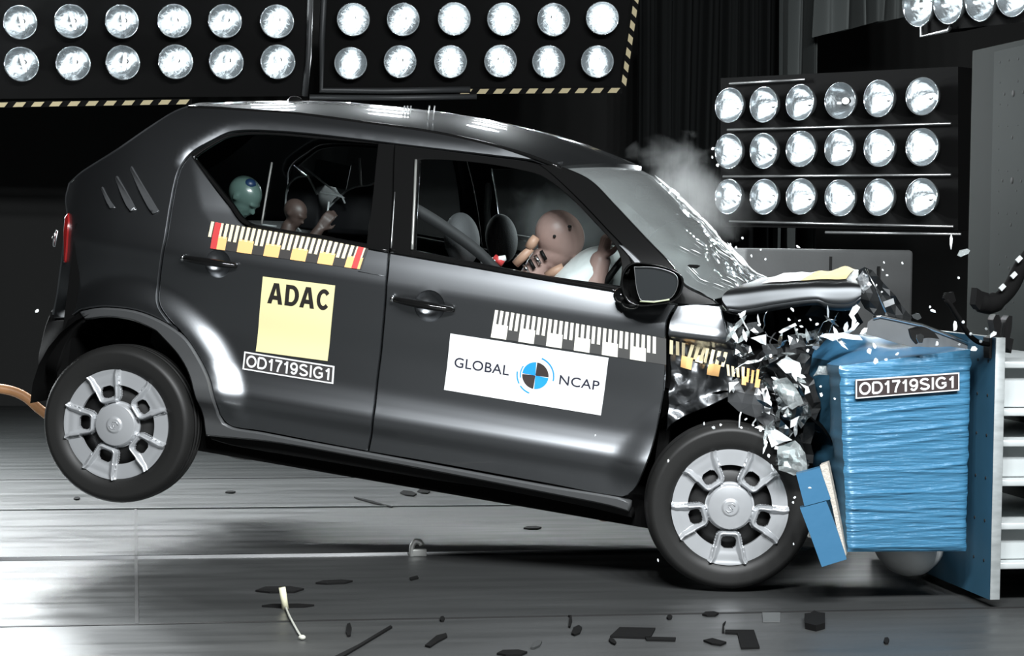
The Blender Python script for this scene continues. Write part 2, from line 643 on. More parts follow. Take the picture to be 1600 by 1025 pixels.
bk = Bank('flood_lamp_bank', 'small flood lamp bank cut off by the upper right corner', (1457, 8, 11.2), (1600, -8, 10.6), radians(8))
h = MB()
bk.poly([(1438, -70), (1438, 56), (1485, 46), (1690, 26), (1690, -80)], 0, .3, 0, h)
h.build('housing', HOUSING, bk.o)
h = MB()
bk.bar([(1439, -60), (1440, 57), (1482, 47), (1486, 41)], .012, h)
h.build('frame', STEEL, bk.o)
for x, y in ((1458, 6), (1506, 1), (1556, -5), (1607, -10)):
    add_lamp(bk.o, *bk.loc(x, y)[:2], s=1.12, turn=pi/2)

# ------------------------------------------------------------------ curtains, block, rigid wall behind
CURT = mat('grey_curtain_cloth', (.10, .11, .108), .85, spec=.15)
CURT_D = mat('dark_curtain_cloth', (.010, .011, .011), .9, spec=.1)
def curtain(name, label, px0, px1, pyb, Y, ztop, nf, amp, m, seed):
    a, b = atY(px0, pyb[0], Y), atY(px1, pyb[1], Y)
    r = random.Random(seed)
    ph = [r.uniform(0, 6) for _ in range(4)]
    def fn(u, v):
        x = a.x+(b.x-a.x)*u
        z0 = max(.02, a.z+(b.z-a.z)*u)
        z = z0+(ztop-z0)*v
        w = sin(u*nf*2*pi+ph[0]+.3*sin(v*3+ph[1]))+.5*sin(u*nf*4.6*pi+ph[2]+.4*v)
        return (x+.02*sin(v*4+u*9), Y+amp*w, z)
    o = MB().grid(fn, 110, 12, thick=(0, .006, 0)).build(name, m, origin=((a.x+b.x)/2, Y, max(.02, min(a.z, b.z))))
    return tag(o, label, 'curtain', 'curtains at the back of the hall')
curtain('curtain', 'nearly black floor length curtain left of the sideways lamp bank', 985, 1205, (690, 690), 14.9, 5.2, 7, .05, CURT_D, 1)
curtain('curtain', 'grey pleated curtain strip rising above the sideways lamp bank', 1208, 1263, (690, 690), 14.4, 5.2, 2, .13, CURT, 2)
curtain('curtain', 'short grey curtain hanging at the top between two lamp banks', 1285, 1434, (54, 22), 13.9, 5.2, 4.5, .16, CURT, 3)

a, b = atY(1148, 376, 11.2), atY(1428, 402, 11.0)
t = thing('concrete_block', 'low grey concrete block on the floor beyond the buckled bonnet', 'block', ((a.x+b.x)/2, 11.3, 0))
CONC = mat('grey_concrete', (.13, .135, .135), .8, var=.25, vscale=2.5, bump=.2, bscale=30)
MB().box(((a.x+b.x)/2, 11.3, .62), (b.x-a.x, .6, 1.24), bev=.02).build('body', CONC, t, t.location)
MB().box((a.x+(b.x-a.x)*.5, 10.985, .6), (.012, .01, 1.2)).box((a.x+(b.x-a.x)*.78, 10.97, 1.0), (.012, .02, .3)).build('joint', GROOVE, t, t.location)

WALLG = mat('grey_steel_face', (.016, .019, .018), .8, .0, spec=.1, var=.2, vscale=2)
WALLG2 = mat('pale_steel_face', (.023, .027, .026), .8, .0, spec=.1, var=.18, vscale=2.5)
HOLE = mat('drilled_hole', (.01, .01, .01), .8)
XW = 3.42
yl = XW/ (ray(1514, 300).x/ray(1514, 300).y)
yp = XW/ (ray(1558, 300).x/ray(1558, 300).y)
ztop = at(1518, 79, yl/ray(1518, 79).y).z
t = thing('impact_wall', 'tall grey drilled steel impact wall at the right edge', 'wall', (XW+.6, yl-1.2, 0))
MB().box((XW+.6, yl-1.2, ztop/2), (1.2, 2.4, ztop), bev=.006).build('body', WALLG, t, t.location)
pl = MB().box((XW-.012, yp-1.05, ztop/2+.02), (.03, 2.1, ztop-.10), bev=.003)
rh = random.Random(8)
for (px, py, r) in ((1562, 97, 2.4), (1576, 94, 2.4), (1591, 92, 2.4), (1562, 129, 1.5), (1590, 127, 2.3), (1569, 147, 3), (1583, 146, 6), (1598, 144, 3), (1562, 163, 1.5), (1574, 164, 1.6), (1581, 215, 3.2), (1560, 197, 1.2), (1574, 197, 1.2), (1590, 196, 1.2), (1560, 233, 1.3), (1566, 282, 3), (1581, 282, 6), (1595, 283, 3), (1560, 266, 1.5), (1574, 267, 1.6), (1590, 266, 1.5), (1560, 299, 1.4), (1588, 298, 1.6), (1579, 351, 3.2), (1559, 333, 1.8), (1573, 334, 2), (1588, 333, 1.8), (1560, 366, 1.3), (1576, 419, 3), (1561, 413, 2.2), (1572, 401, 2.2), (1570, 482, 2), (1583, 472, 2)):
    rr = ray(px, py)
    p = CAM_LOC+rr*((XW-.028)/rr.x)
    k = r*p.y/FPX
    pl.lathe([(0, 0), (k, 0), (k, .01)], p, (1, 0, 0), 14, 1)
pl.build('load_plate', [WALLG2, HOLE], t, t.location, fix=False)

# ------------------------------------------------------------------ the deformable barrier
NY = 6.95
t = thing('deformable_barrier', 'bright blue wrapped crash barrier with a white lettered number plate', 'barrier', (2.7, 7.4, 0))
bar_t = t
TL, TR, BR, BL = atY(1313, 572, NY), atY(1519, 546, NY), atY(1511, 862, NY), atY(1326, 863, NY)
rb = random.Random(3)
folds = [(rb.uniform(0, 1), rb.uniform(.004, .012), rb.uniform(.006, .016), rb.uniform(0, 6), rb.uniform(2, 6), rb.uniform(-.03, .03)) for _ in range(46)]
def front_pt(u, v):
    p = (BL*(1-u)+BR*u)*(1-v)+(TL*(1-u)+TR*u)*v
    dz = 0
    for c, w, a, ph, fr, sl in folds:
        d = (v-c-sl*u-.008*sin(u*5+ph))/w
        if abs(d) < 4:
            dz += a*.3*math.exp(-d*d)*(.35+.65*sin(u*fr+ph)**2)
    e = min(u, 1-u, v, 1-v)
    k = min(1, e/.03)
    side = .006*mnoise.noise(Vector((0, v*22, 3)))
    return Vector((p.x+side*(1-k), p.y-dz*k+.012*(1-k), p.z))
def dent(y):
    s = max(0, min(1, (y-7.03)/.25))
    return .07*s*s*(3-2*s)
def left_pt(u, v):
    f = front_pt(0, v)
    y = f.y+u*.93
    return Vector((f.x+dent(y)+.03*mnoise.noise(Vector((u*5, v*6, 1)))*min(1, u*6), y, f.z))
def right_pt(u, v):
    f = front_pt(1, v)
    return Vector((f.x, f.y+u*.93, f.z))
def top_pt(u, v):
    a, b = left_pt(v, 1), right_pt(v, 1)
    p = a*(1-u)+b*u
    e = min(1, min(u, 1-u, v)*7)
    return p+Vector((0, 0, (.075*sin(v*2.6)*(1-u*.85)+.02*mnoise.noise(Vector((u*4, v*5, 7))))*e))
def bot_pt(u, v):
    return left_pt(v, 0)*(1-u)+right_pt(v, 0)*u
def back_pt(u, v):
    return left_pt(1, v)*(1-u)+right_pt(1, v)*u
b = MB()
b.grid(front_pt, 40, 190, 0)
b.grid(left_pt, 30, 60, 1)  # this side's shadow painted in with the darker blue
b.grid(right_pt, 6, 60, 0)
b.grid(top_pt, 24, 24, 2)
b.grid(bot_pt, 6, 6, 1)
b.grid(back_pt, 6, 6, 1)
b.build('wrapped_block', [BLUE, BLUE_DARK, BLUE_PLAIN], t, t.location)

def flat_poly(pts, Y):
    return [atY(x, y, Y) for x, y in pts]
# torn bright facing standing up from the top of the block
b = MB()
out = [(1353, 522), (1356, 503), (1364, 497), (1376, 494), (1400, 499), (1440, 508), (1490, 527), (1536, 546), (1520, 561), (1480, 553), (1440, 546), (1400, 536), (1375, 528)]
b.prism(flat_poly(out, 7.15), (.01, .006, 0))
ed = [atY(x, y, 7.148) for x, y in out[2:8]]
b.tube(ed, .007, 6, 1)
b.build('torn_facing', [mat('dull_aluminium', (.20, .21, .215), .35, .5, var=.2, vscale=9), CHROME], t, t.location)
# broken bumper element hanging at the front
b = MB()
for pts in ([(1244, 741), (1281, 731), (1298, 780), (1257, 791)], [(1250, 794), (1291, 783), (1308, 828), (1323, 874), (1284, 886), (1266, 836)]):
    b.prism(flat_poly(pts, 6.9), (.02, .06, .0), 0)
b.prism(flat_poly([(1281, 727), (1293, 723), (1306, 786), (1322, 868), (1318, 874), (1300, 790)], 6.93), (.03, .07, 0), 1)
b.build('bumper_element', [BLUE_PLAIN, HONEY], t, t.location)
# backing plate
t2 = MB()
px0 = 2.945
t2.add([(px0, 6.9, .03), (px0, 8.1, .03), (px0, 8.1, .945), (px0, 6.9, .945)], [(0, 1, 2, 3)], 0, False)
for z in (.16, .3, .45, .6, .74, .86):
    for y in (6.96, 7.05):
        t2.lathe([(0, 0), (.006, 0), (.006, .002)], (px0-.001, y, z), (1, 0, 0), 10, 2)
t2.box((px0+.019, 7.5, .4875), (.036, 1.2, .915), mi=1, bev=.002)
t2.build('backing_plate', [BLUE_DARK, mat('scuffed_plate_edge', (.42, .45, .45), .45, .4, var=.45, vscale=14, stretch=(1, 1, 3)), HOLE], t, t.location, fix=False)

BEAM = mat('white_beam_paint', (.48, .51, .51), .45, .1, var=.15, vscale=3)
t = thing('steel_beam_frame', 'stack of pale horizontal steel beams behind the barrier backing plate', 'frame', (3.2, 7.4, 0))
for (y0, y1) in ((564, 649), (686, 758), (815, 887)):
    z1, z0 = atY(1588, y0, 7.0).z, atY(1588, y1, 7.0).z
    zc, hh = (z0+z1)/2, (z1-z0)
    m = MB()
    X0, X1 = 2.985, 3.405
    m.box(((X0+X1)/2, 7.45, zc), (X1-X0, .85, hh*.98-.05), bev=.004)
    m.box(((X0+X1)/2, 7.44, z1-.012), (X1-X0, .95, .024), bev=.004)
    m.box(((X0+X1)/2, 7.44, z0+.012), (X1-X0, .95, .024), bev=.004)
    m.build('beam', BEAM, t, t.location)
m = MB()
for x in (3.06, 3.34):
    for y in (7.3, 7.8):
        m.box((x, y, .06), (.06, .06, .13))
m.build('foot', FRAME_GREY, t, t.location)

# ------------------------------------------------------------------ the car
CAR_O = Vector((.224369, 8.965132, .307344))
CAR_YAW, CAR_PITCH, CAR_ROLL = -.38048178, radians(7.5), radians(.5)
CAR_M = Matrix.Rotation(CAR_YAW, 3, 'Z') @ Matrix.Rotation(CAR_PITCH, 3, 'Y') @ Matrix.Rotation(CAR_ROLL, 3, 'X')
CAR_MI = CAR_M.transposed()
car = thing('car', 'crashed dark grey hatchback with its bonnet crushed against the blue barrier', 'car')
car.matrix_world = Matrix.Translation(CAR_O) @ CAR_M.to_4x4()
bpy.context.view_layer.update()

def hermite(ks, x):
    if x <= ks[0][0]: return ks[0][1]
    if x >= ks[-1][0]: return ks[-1][1]
    for i in range(len(ks)-1):
        if x <= ks[i+1][0]:
            break
    def sl(j):
        if j == 0: return (ks[1][1]-ks[0][1])/(ks[1][0]-ks[0][0])
        if j == len(ks)-1: return (ks[-1][1]-ks[-2][1])/(ks[-1][0]-ks[-2][0])
        a = (ks[j][1]-ks[j-1][1])/(ks[j][0]-ks[j-1][0])
        b = (ks[j+1][1]-ks[j][1])/(ks[j+1][0]-ks[j][0])
        return 0 if a*b <= 0 else 2*a*b/(a+b)
    (x0, y0), (x1, y1) = ks[i], ks[i+1]
    h = x1-x0
    t = (x-x0)/h
    return y0*(2*t**3-3*t*t+1)+h*sl(i)*(t**3-2*t*t+t)+y1*(-2*t**3+3*t*t)+h*sl(i+1)*(t**3-t*t)
PROF = [(.10, .74), (.20, .775), (.27, .792), (.325, .800), (.355, .803), (.40, .822), (.425, .824), (.47, .811), (.54, .799), (.64, .802), (.76, .822), (.88, .840), (.925, .846), (.955, .842), (1.0, .832), (1.045, .815), (1.08, .802), (1.2, .757), (1.32, .702), (1.42, .640), (1.46, .608), (1.50, .570), (1.56, .50), (1.65, .40)]
def sm(t):
    t = max(0., min(1., t))
    return t*t*(3-2*t)
def S(x, z):
    """half width of the body side at length x, height z"""
    y = hermite(PROF, z)
    if x < 1.1:
        y -= .050*((1.1-x)/1.1)**1.8
    if x < .3:
        y -= .16*(.3-x)**2
    if x < -.12:
        y -= .45*(-.12-x)**2
    if x > 2.0:
        y -= .05*((x-2.0)/.7)**1.6
    for cx, cz, amp in ((0, .29, .042), (2.40, .30, .026)):
        r = sqrt((x-cx)**2+(z-cz)**2)
        if r < .52 and z > .30:
            y += amp*sm((.515-r)/.12)*sm((z-.30)/.1)
    return y
def car_at(px, py, y):
    r = CAR_MI @ ray(px, py)
    c = CAR_MI @ (CAM_LOC-CAR_O)
    t = (y-c.y)/r.y
    return c+r*t
def side(px, py, off=0.):
    """a traced point on the near side, as (x, z)"""
    y = .8
    for _ in range(8):
        p = car_at(px, py, -y)
        y = S(p.x, p.z)+off
    return Vector((p.x, p.z))
def sides(pts):
    return [side(*p) for p in pts]

def panel(name, outer, mats, parent, holes=(), off=0., gap=.003, step=.02, depth=.022, sg=-1, fn=None, extra=None, rnd=.003, jitter=None, flat=False, res=.018):
    """a pressed sheet following the body side. outer, holes: (x, z) outlines"""
    fn = fn or S
    lo = resample(outer, res)
    loops = [inset(lo, gap+rnd)]
    skirts = [(inset(lo, gap+rnd), inset(lo, gap))]
    for h in holes:
        lh = resample(h, res)
        loops.append(inset(lh, -(rnd)))
        skirts.append((inset(lh, -rnd), lh))
    V, F = tess(loops, step)
    def P(p, d):
        y = fn(p.x, p.y)+off-d
        if extra:
            y += extra(p)
        q = Vector((p.x, sg*y, p.y))
        if jitter:
            q = q+jitter(q)
        return q
    b = MB()
    vs = [P(p, 0) for p in V]
    b.add(vs, [f if sg < 0 else f[::-1] for f in F], 0, not flat)
    for a, c in skirts:
        n = len(a)
        r0 = [P(p, 0) for p in a]
        r1 = [P(p, rnd) for p in c]
        r2 = [P(p, depth) for p in c]
        b.add(r0+r1+r2, [(i, (i+1) % n, n+(i+1) % n, n+i) for i in range(n)]+[(n+i, n+(i+1) % n, 2*n+(i+1) % n, 2*n+i) for i in range(n)], 0, True)
    o = b.build(name, mats, parent, fix=False)
    bm = bmesh.new()
    bm.from_mesh(o.data)
    bmesh.ops.recalc_face_normals(bm, faces=bm.faces[:])
    # the sheet must face outwards
    n = sum((f.normal.y*f.calc_area() for f in bm.faces[:len(F)]))
    if n*sg < 0:
        for f in bm.faces[:len(F)]:
            f.normal_flip()
    bm.to_mesh(o.data)
    bm.free()
    return o

def mirror_part(o, parent, name=None, seen=None):
    """the same pressing on the far side of the car"""
    me = o.data.copy()
    for v in me.vertices:
        v.co.y = -v.co.y
    me.flip_normals()
    c = bpy.data.objects.new(name or o.name.split('.')[0], me)
    link(c, parent)
    return c

# traced outlines (pixels of the photograph, carried onto the body side)
seam_rear = [(281, 265), (268, 320), (260, 370), (252, 415), (249, 442), (247, 460), (249, 478), (264, 500), (292, 530), (314, 564), (329, 599), (337, 630), (343, 648), (350, 658), (362, 667)]
seam_mid = [(608, 394), (606, 420), (602, 470), (597, 530), (589, 600), (582, 660), (575, 706)]
frame_low = [(297, 241), (330, 221), (355, 209), (375, 206), (408, 206), (470, 210), (560, 220), (650, 231), (760, 244), (820, 251), (877, 259)]
belt = [(384, 352), (500, 373), (560, 385), (608, 393), (712, 412), (860, 438), (956, 454), (985, 460)]

rear_door_px = seam_rear+[(407, 674), (480, 688), (575, 706)]+seam_mid[::-1][1:]+[(560, 385), (500, 373), (384, 352), (355, 319), (330, 286), (298, 240)]
front_door_px = seam_mid+[(680, 724), (860, 757), (972, 777), (990, 768), (1003, 745), (1015, 715), (1025, 680), (1033, 640), (1039, 605), (1041, 570), (1041, 520), (1043, 501), (1058, 475), (1020, 469), (985, 460), (956, 454), (860, 438), (712, 412)]

quarter_px = [(877, 259), (825, 240), (760, 222), (675, 204), (560, 188), (450, 174), (400, 171), (340, 167), (296, 165), (270, 174), (228, 201), (185, 231), (145, 256), (125, 269), (107, 286), (101, 310), (104, 335), (98, 380), (92, 430), (84, 480), (81, 500), (110, 497), (124, 487), (152, 481), (177, 481), (208, 485), (236, 494), (267, 510), (281, 519)]+[(264, 500), (249, 478), (247, 460), (249, 442), (252, 415), (260, 370), (268, 320), (281, 265)]+frame_low

def dish_hole(cup, cr, n=28):
    c = side(*cup)
    return [Vector((c.x+cr*cos(2*pi*k/n), c.y+cr*sin(2*pi*k/n))) for k in range(n)]
wedge = sides([(296, 236), (330, 286), (355, 319), (390, 360)])
def door_facet(p):
    return -.30*max(0, .085*min(1, max(.15, (1.30-p.y)/.2))-polydist(p, wedge)) if p.y > 1.03 else 0
rear_door = panel('door', sides(rear_door_px), PAINT, car, [dish_hole((340, 412), .050)], step=.016, extra=door_facet)
front_door = panel('door', sides(front_door_px), PAINT, car, [dish_hole((671, 478), .056)], step=.016)
fl = sides(frame_low)+[]
fl = sides([(284, 262)])+fl
fl = [fl[0]]+resample(fl[1:], .03, closed=False)
def lip(p):
    if p.y < 1.25:
        return 0
    d = polydist(p, fl)
    return -.50*max(0, .034-d)
quarter = panel('side_panel', sides(quarter_px), PAINT, car, step=.016, extra=lip, rnd=.006)

clad_px = [(124, 487), (152, 481), (177, 481), (208, 485), (236, 494), (267, 510), (292, 530), (314, 564), (329, 599), (337, 630), (343, 648), (350, 660), (365, 668), (407, 675), (480, 689), (572, 706), (680, 726), (860, 759), (968, 777), (985, 784), (984, 800), (950, 790), (860, 772), (680, 737), (572, 717), (430, 692), (322, 681), (321, 675), (310, 630), (298, 592), (279, 555), (251, 524), (245, 518), (216, 504), (197, 499), (169, 496), (134, 500)]
sill = panel('sill_cladding', sides(clad_px), CLAD, car, off=.012, gap=.001, depth=.06, rnd=.006, step=.014)
# dark underbody edge below the sill
under_px = [(322, 678), (430, 690), (572, 715), (680, 735), (860, 770), (984, 798), (986, 811), (912, 793), (762, 764), (680, 752), (515, 724), (362, 698), (326, 688)]
panel('underbody_edge', sides(under_px), BLACK, car, off=-.03, gap=0, depth=.2, step=.03)

# black window frames, panes
rwin_px = [(302, 246), (330, 227), (356, 214), (408, 210), (500, 217), (590, 225), (582, 300), (572, 381), (500, 368), (390, 349), (358, 314), (332, 282)]
fwin_px = [(655, 249), (700, 250), (760, 256), (832, 270), (853, 279), (890, 308), (930, 349), (963, 388), (971, 415), (968, 447), (860, 432), (750, 412), (647, 391), (650, 320)]
rframe_px = [(298, 241), (330, 222), (355, 209), (408, 206), (500, 213), (615, 226), (612, 310), (608, 393), (560, 385), (500, 373), (384, 352), (355, 319), (330, 287)]
fframe_px = [(616, 226), (650, 230), (760, 244), (840, 256), (866, 275), (905, 313), (945, 355), (980, 394), (988, 420), (985, 461), (956, 454), (860, 438), (712, 412), (609, 393), (613, 310)]
rf = panel('window_frame', sides(rframe_px), BLACK_GLOSS, rear_door, [sides(rwin_px)], off=-.004, gap=.001, depth=.03)
ff = panel('window_frame', sides(fframe_px), BLACK_GLOSS, front_door, [sides(fwin_px)], off=-.004, gap=.001, depth=.03)
rw = panel('window', sides(rwin_px), GLASS, rear_door, off=-.013, gap=-.004, depth=.004, step=.04)
fw = panel('window', sides(fwin_px), GLASS, front_door, off=-.013, gap=-.004, depth=.004, step=.04)
def strip_on_side(name, pts, w, m, parent, off=.0, r=None):
    b = MB()
    P = []
    for x, y in pts:
        q = side(x, y)
        P.append((q.x, -(S(q.x, q.y)+off), q.y))
    P = resample(P, .03, closed=False)
    b.tube(P, w, 8)
    return b.build(name, m, parent)
strip_on_side('window_trim', [(650, 250), (648, 300), (644, 390)], .0055, mat('satin_trim', (.35, .36, .34), .3, .6), front_door, .001)
strip_on_side('window_trim', [(617, 300), (614, 345), (611, 388)], .002, STEEL, rear_door, .001)
strip_on_side('quarter_bar', [(424, 254), (416, 300), (408, 350)], .004, mat('grey_rubber_bar', (.10, .105, .10), .4), rear_door, -.006)
strip_on_side('belt_moulding', [(390, 352), (500, 371), (560, 383), (608, 392)], .0065, BLACK_GLOSS, rear_door, .002)
strip_on_side('belt_moulding', [(611, 392), (712, 410), (860, 436), (956, 453), (978, 459)], .0075, BLACK_GLOSS, front_door, .002)
strip_on_side('crease_line', [(560, 424), (604, 432)], .0012, PAINT, rear_door, .001)

# A pillar and a grey sheet painting the light on its lower corner
ap_px = [(868, 258), (880, 261), (921, 281), (960, 320), (1008, 371), (1052, 417), (1069, 445), (1115, 469), (1122, 476), (1058, 475), (1020, 468), (990, 460), (989, 420), (980, 394), (945, 355), (905, 313), (866, 276), (842, 257)]
panel('windscreen_pillar', sides(ap_px), BLACK_GLOSS, car, off=.0, gap=.0005, step=.016, depth=.05)
panel('pillar_sheen', sides([(966, 382), (974, 384), (1000, 407), (1012, 424), (1000, 428), (992, 412)]), BARE_AND_SHEEN_GREY, car, off=.004, gap=0)

# slashes in the rear pillar
for pts in ([(201, 264), (207, 259), (222, 285), (250, 330), (240, 335), (232, 325)], [(178, 279), (184, 274), (198, 298), (215, 328), (205, 331), (198, 322)], [(156, 295), (161, 291), (170, 308), (182, 325), (173, 326), (168, 319)]):
    sp = sides(pts)
    panel('pillar_slash', sp, BARE_AND_SHEEN_GREY, car, off=.002, gap=.001, depth=.012, extra=lambda p, a=sp[0], b=sp[3]: .010*sm(segdist(p, a, b)/.02), step=.01, res=.01)

# far side: the same pressings mirrored
far_rear = mirror_part(rear_door, car)
far_front = mirror_part(front_door, car)
for src, dst in ((rf, far_rear), (ff, far_front), (rw, far_rear), (fw, far_front)):
    mirror_part(src, dst)
mirror_part(quarter, car)
mirror_part(sill, car)
far_pillar = panel('windscreen_pillar', sides(ap_px), BLACK_GLOSS, car, off=0, gap=.0005, step=.03, sg=1, depth=.05)

# roof ------------------------------------------------------------
edge = [side(*p) for p in [(296, 165), (340, 167), (400, 171), (450, 174), (560, 188), (675, 204), (760, 222), (825, 240), (877, 260)]]
edge = resample(edge, .05, closed=False)
NE = len(edge)
CROWN = [(0, .028), (.3, .055), (.7, .080), (1.1, .088), (1.4, .092), (1.6, .085)]
def roof_pt(u, v):
    """u along the car, v across from the near edge to the far edge"""
    f = u*(NE-1)
    i = min(NE-2, int(f))
    e = edge[i]*(1-(f-i))+edge[i+1]*(f-i)
    y0 = S(e.x, e.y)
    s = 2*v-1
    bow = (1-s*s)
    round_ = 1-abs(s)**3.2
    c = hermite(CROWN, e.x)
    x = e.x+.20*bow*u**6-.03*bow*(1-u)**6
    rib = .004*sm((.06-abs(abs(s)-.36)*.6)/.03)*sm(u*9)*sm((1-u)*9)
    return Vector((x, y0*s, e.y+c*(.62*bow+.38*round_)-.040*bow*u**8+rib+.0))
b = MB()
b.grid(roof_pt, 60, 60, thick=(0, 0, -.018))
roof = b.build('roof', PAINT, car)
b = MB()
b.tube([roof_pt(i/40, 0)+Vector((0, -.004, -.006)) for i in range(41)], .007, 8)
b.build('drip_moulding', BLACK_GLOSS, car)
b = MB()
for k, (u, v) in enumerate(((.30, .33), (.30, .36), (.32, .39))):
    pass
# shark fin and measuring clips on the roof
p = car_at(462, 156, -.2)
b = MB()
b.ball((p.x, -.2, p.z-.012), .03, (1.15, .45, .9), 16, 10)
b.build('roof_antenna', BLACK_GLOSS, car)
for px in (630, 635, 640, 669, 677):
    p = car_at(px, 182, -.42)
    q = MB().tube([(p.x, -.42, p.z-.02), (p.x, -.42, p.z+.042)], .0028, 6)
    q.build('roof_clip', mat('grey_clip', (.3, .31, .31), .35, .5), car)
# spoiler lip along the rear edge of the roof
b = MB()
b.grid(lambda u, v: roof_pt(0, v)+Vector((-.0-.035*u, 0, -.022*u+.002)), 4, 40, thick=(0, 0, -.02))
b.build('roof_spoiler', PAINT, car)

# windscreen -------------------------------------------------------
ws_e = [side(*p) for p in [(880, 262), (921, 282), (960, 321), (1008, 372), (1052, 418), (1072, 442), (1113, 468)]]
ws_e = resample(ws_e, .05, closed=False)
NW = len(ws_e)
def ws_pt(u, v):
    f = u*(NW-1)
    i = min(NW-2, int(f))
    e = ws_e[i]*(1-(f-i))+ws_e[i+1]*(f-i)
    y0 = S(e.x, e.y)-.03
    s = 2*v-1
    bow = 1-abs(s)**2.2
    cr = .008*mnoise.noise(Vector((u*9, v*9, 2)))*sm(u*2-.4)
    return Vector((e.x+(.14-.0*u)*bow+cr, y0*s, e.y+(.05+.03*u)*bow-.03*u*bow+cr))
b = MB()
b.grid(ws_pt, 40, 60, thick=(-.004, 0, -.004))
b.build('windscreen', WS_GLASS, car)
# shattered white seams over the crown of the glass
rs = random.Random(21)
CRACK = mat('fractured_glass', (.82, .86, .86), .2, 0, coat=.6)
for k in range(16):
    v = rs.uniform(.5, .62)
    u0 = rs.uniform(.12, .8)
    L = rs.uniform(.06, .2)
    P = [ws_pt(min(1, u0+L*i/6), v+.012*sin(i*1.7+k))+Vector((.006, 0, .006)) for i in range(7)]
    MB().tube(P, [.001]+[rs.uniform(.003, .009) for _ in range(5)]+[.001], 5, flat=.5).build('glass_crack', CRACK, car)
for k in range(26):
    v, u = rs.uniform(.05, .6), rs.uniform(.6, .98)
    p0 = ws_pt(u, v)
    P = [ws_pt(min(1, max(0, u+i*.018)), v+.004*i)+Vector((.005, 0, .005)) for i in range(4)]
    MB().tube(P, [.0006, .003, .004, .0006], 5, flat=.5).build('glass_crack', CRACK, car)
b = MB()
b.grid(lambda u, v: ws_pt(0, v)+Vector((-.05*(1-u), 0, .022*(1-u)-.004)), 3, 30, thick=(0, 0, -.02))
b.build('windscreen_header', BLACK_GLOSS, car)

# rear end ----------------------------------------------------------
rear_e = [side(*p) for p in [(293, 165), (270, 174), (228, 201), (185, 231), (145, 256), (125, 269), (107, 286), (101, 310), (104, 335), (98, 380), (92, 430), (84, 480), (78, 500)]]
rear_e = resample(rear_e, .06, closed=False)
def rear_surf(e_list, bulge):
    n = len(e_list)
    def fn(u, v):
        f = u*(n-1)
        i = min(n-2, int(f))
        e = e_list[i]*(1-(f-i))+e_list[i+1]*(f-i)
        s = 2*v-1
        return Vector((e.x-bulge*(1-abs(s)**2.5), S(e.x, e.y)*s, e.y))
    return fn
b = MB()
b.grid(rear_surf(rear_e, .05), 40, 30, thick=(.02, 0, 0))
tg = b.build('tailgate', PAINT, car)
rb_e = resample([Vector((p.x, p.y)) for p in (side(82, 498), Vector((-.43, .60)), Vector((-.455, .52)), Vector((-.44, .40)), Vector((-.40, .28)), Vector((-.36, .24)))], .04, closed=False)
b = MB()
b.grid(rear_surf(rb_e, .10), 20, 40, thick=(.03, 0, 0))
b.build('rear_bumper', DARK, car)
bump_px = [(81, 501), (110, 498), (124, 488), (134, 501), (118, 515), (102, 540), (90, 575), (80, 610), (78, 634)]
bp = sides(bump_px)+[Vector((-.36, .24)), Vector((-.40, .28)), Vector((-.44, .40)), Vector((-.455, .52)), Vector((-.43, .60))]
bs = panel('bumper_corner', bp, DARK, car, off=.004, gap=0, depth=.08)
mirror_part(bs, car)
lamp_sp = sides([(103, 338), (108, 333), (109, 350), (106, 385), (104, 410), (101, 410), (101, 385)])
panel('tail_lamp', lamp_sp, RED, car, off=.012, gap=0, depth=.05, step=.012, res=.012)
b = MB()
p = car_at(88, 372, -.66)
b.tube([(p.x, -.66, p.z+.03), (p.x-.008, -.66, p.z), (p.x-.004, -.66, p.z-.035)], [.006, .014, .006], 8, flat=.6)
b.build('tailgate_badge', CHROME, car)

# inner body: dark lining so nothing shows through the gaps ---------------
b = MB()
zt = 1.02
for sg in (-1, 1):
    def fn(u, v, sg=sg):
        x = -.34+u*(1.95+.34)
        z = .30+v*(zt-.30)
        for cx, cz in ((0, .26), (2.36, .32)):
            d = sqrt((x-cx)**2+(z-cz)**2)
            if d < .40:
                return Vector((x, sg*(S(x, z)-.27), z))
        return Vector((x, sg*(S(x, z)-.045), z))
    b.grid(fn, 50, 20)
b.box((.95, 0, .22), (2.35, 1.36, .10))
b.box((.85, 0, .30), (1.0, 1.46, .05))
b.box((2.06, 0, .66), (.04, 1.3, .76))
b.box((-.31, 0, .62), (.04, 1.36, .70))
b.box((1.35, 0, .34), (1.4, .26, .2), bev=.04)
b.box((2.30, 0, .60), (.46, .96, .62), bev=.03)
lining = b.build('cabin_lining', DARK, car)
b = MB()
for sg in (-1, 1):
    for cx, cz, r in ((0, .29, .40), (2.37, .33, .41)):
        P = [(cx+r*cos(q), sg*.66, cz+r*sin(q)) for q in [pi*i/16-.1 for i in range(18)]]
        vs = [Vector((p[0], sg*yy, p[2])) for p in P for yy in (.50, .745)]
        MB().add(vs, [(2*i, 2*i+1, 2*i+3, 2*i+2) for i in range(17)]).build('wheel_arch_liner', DARK, car)

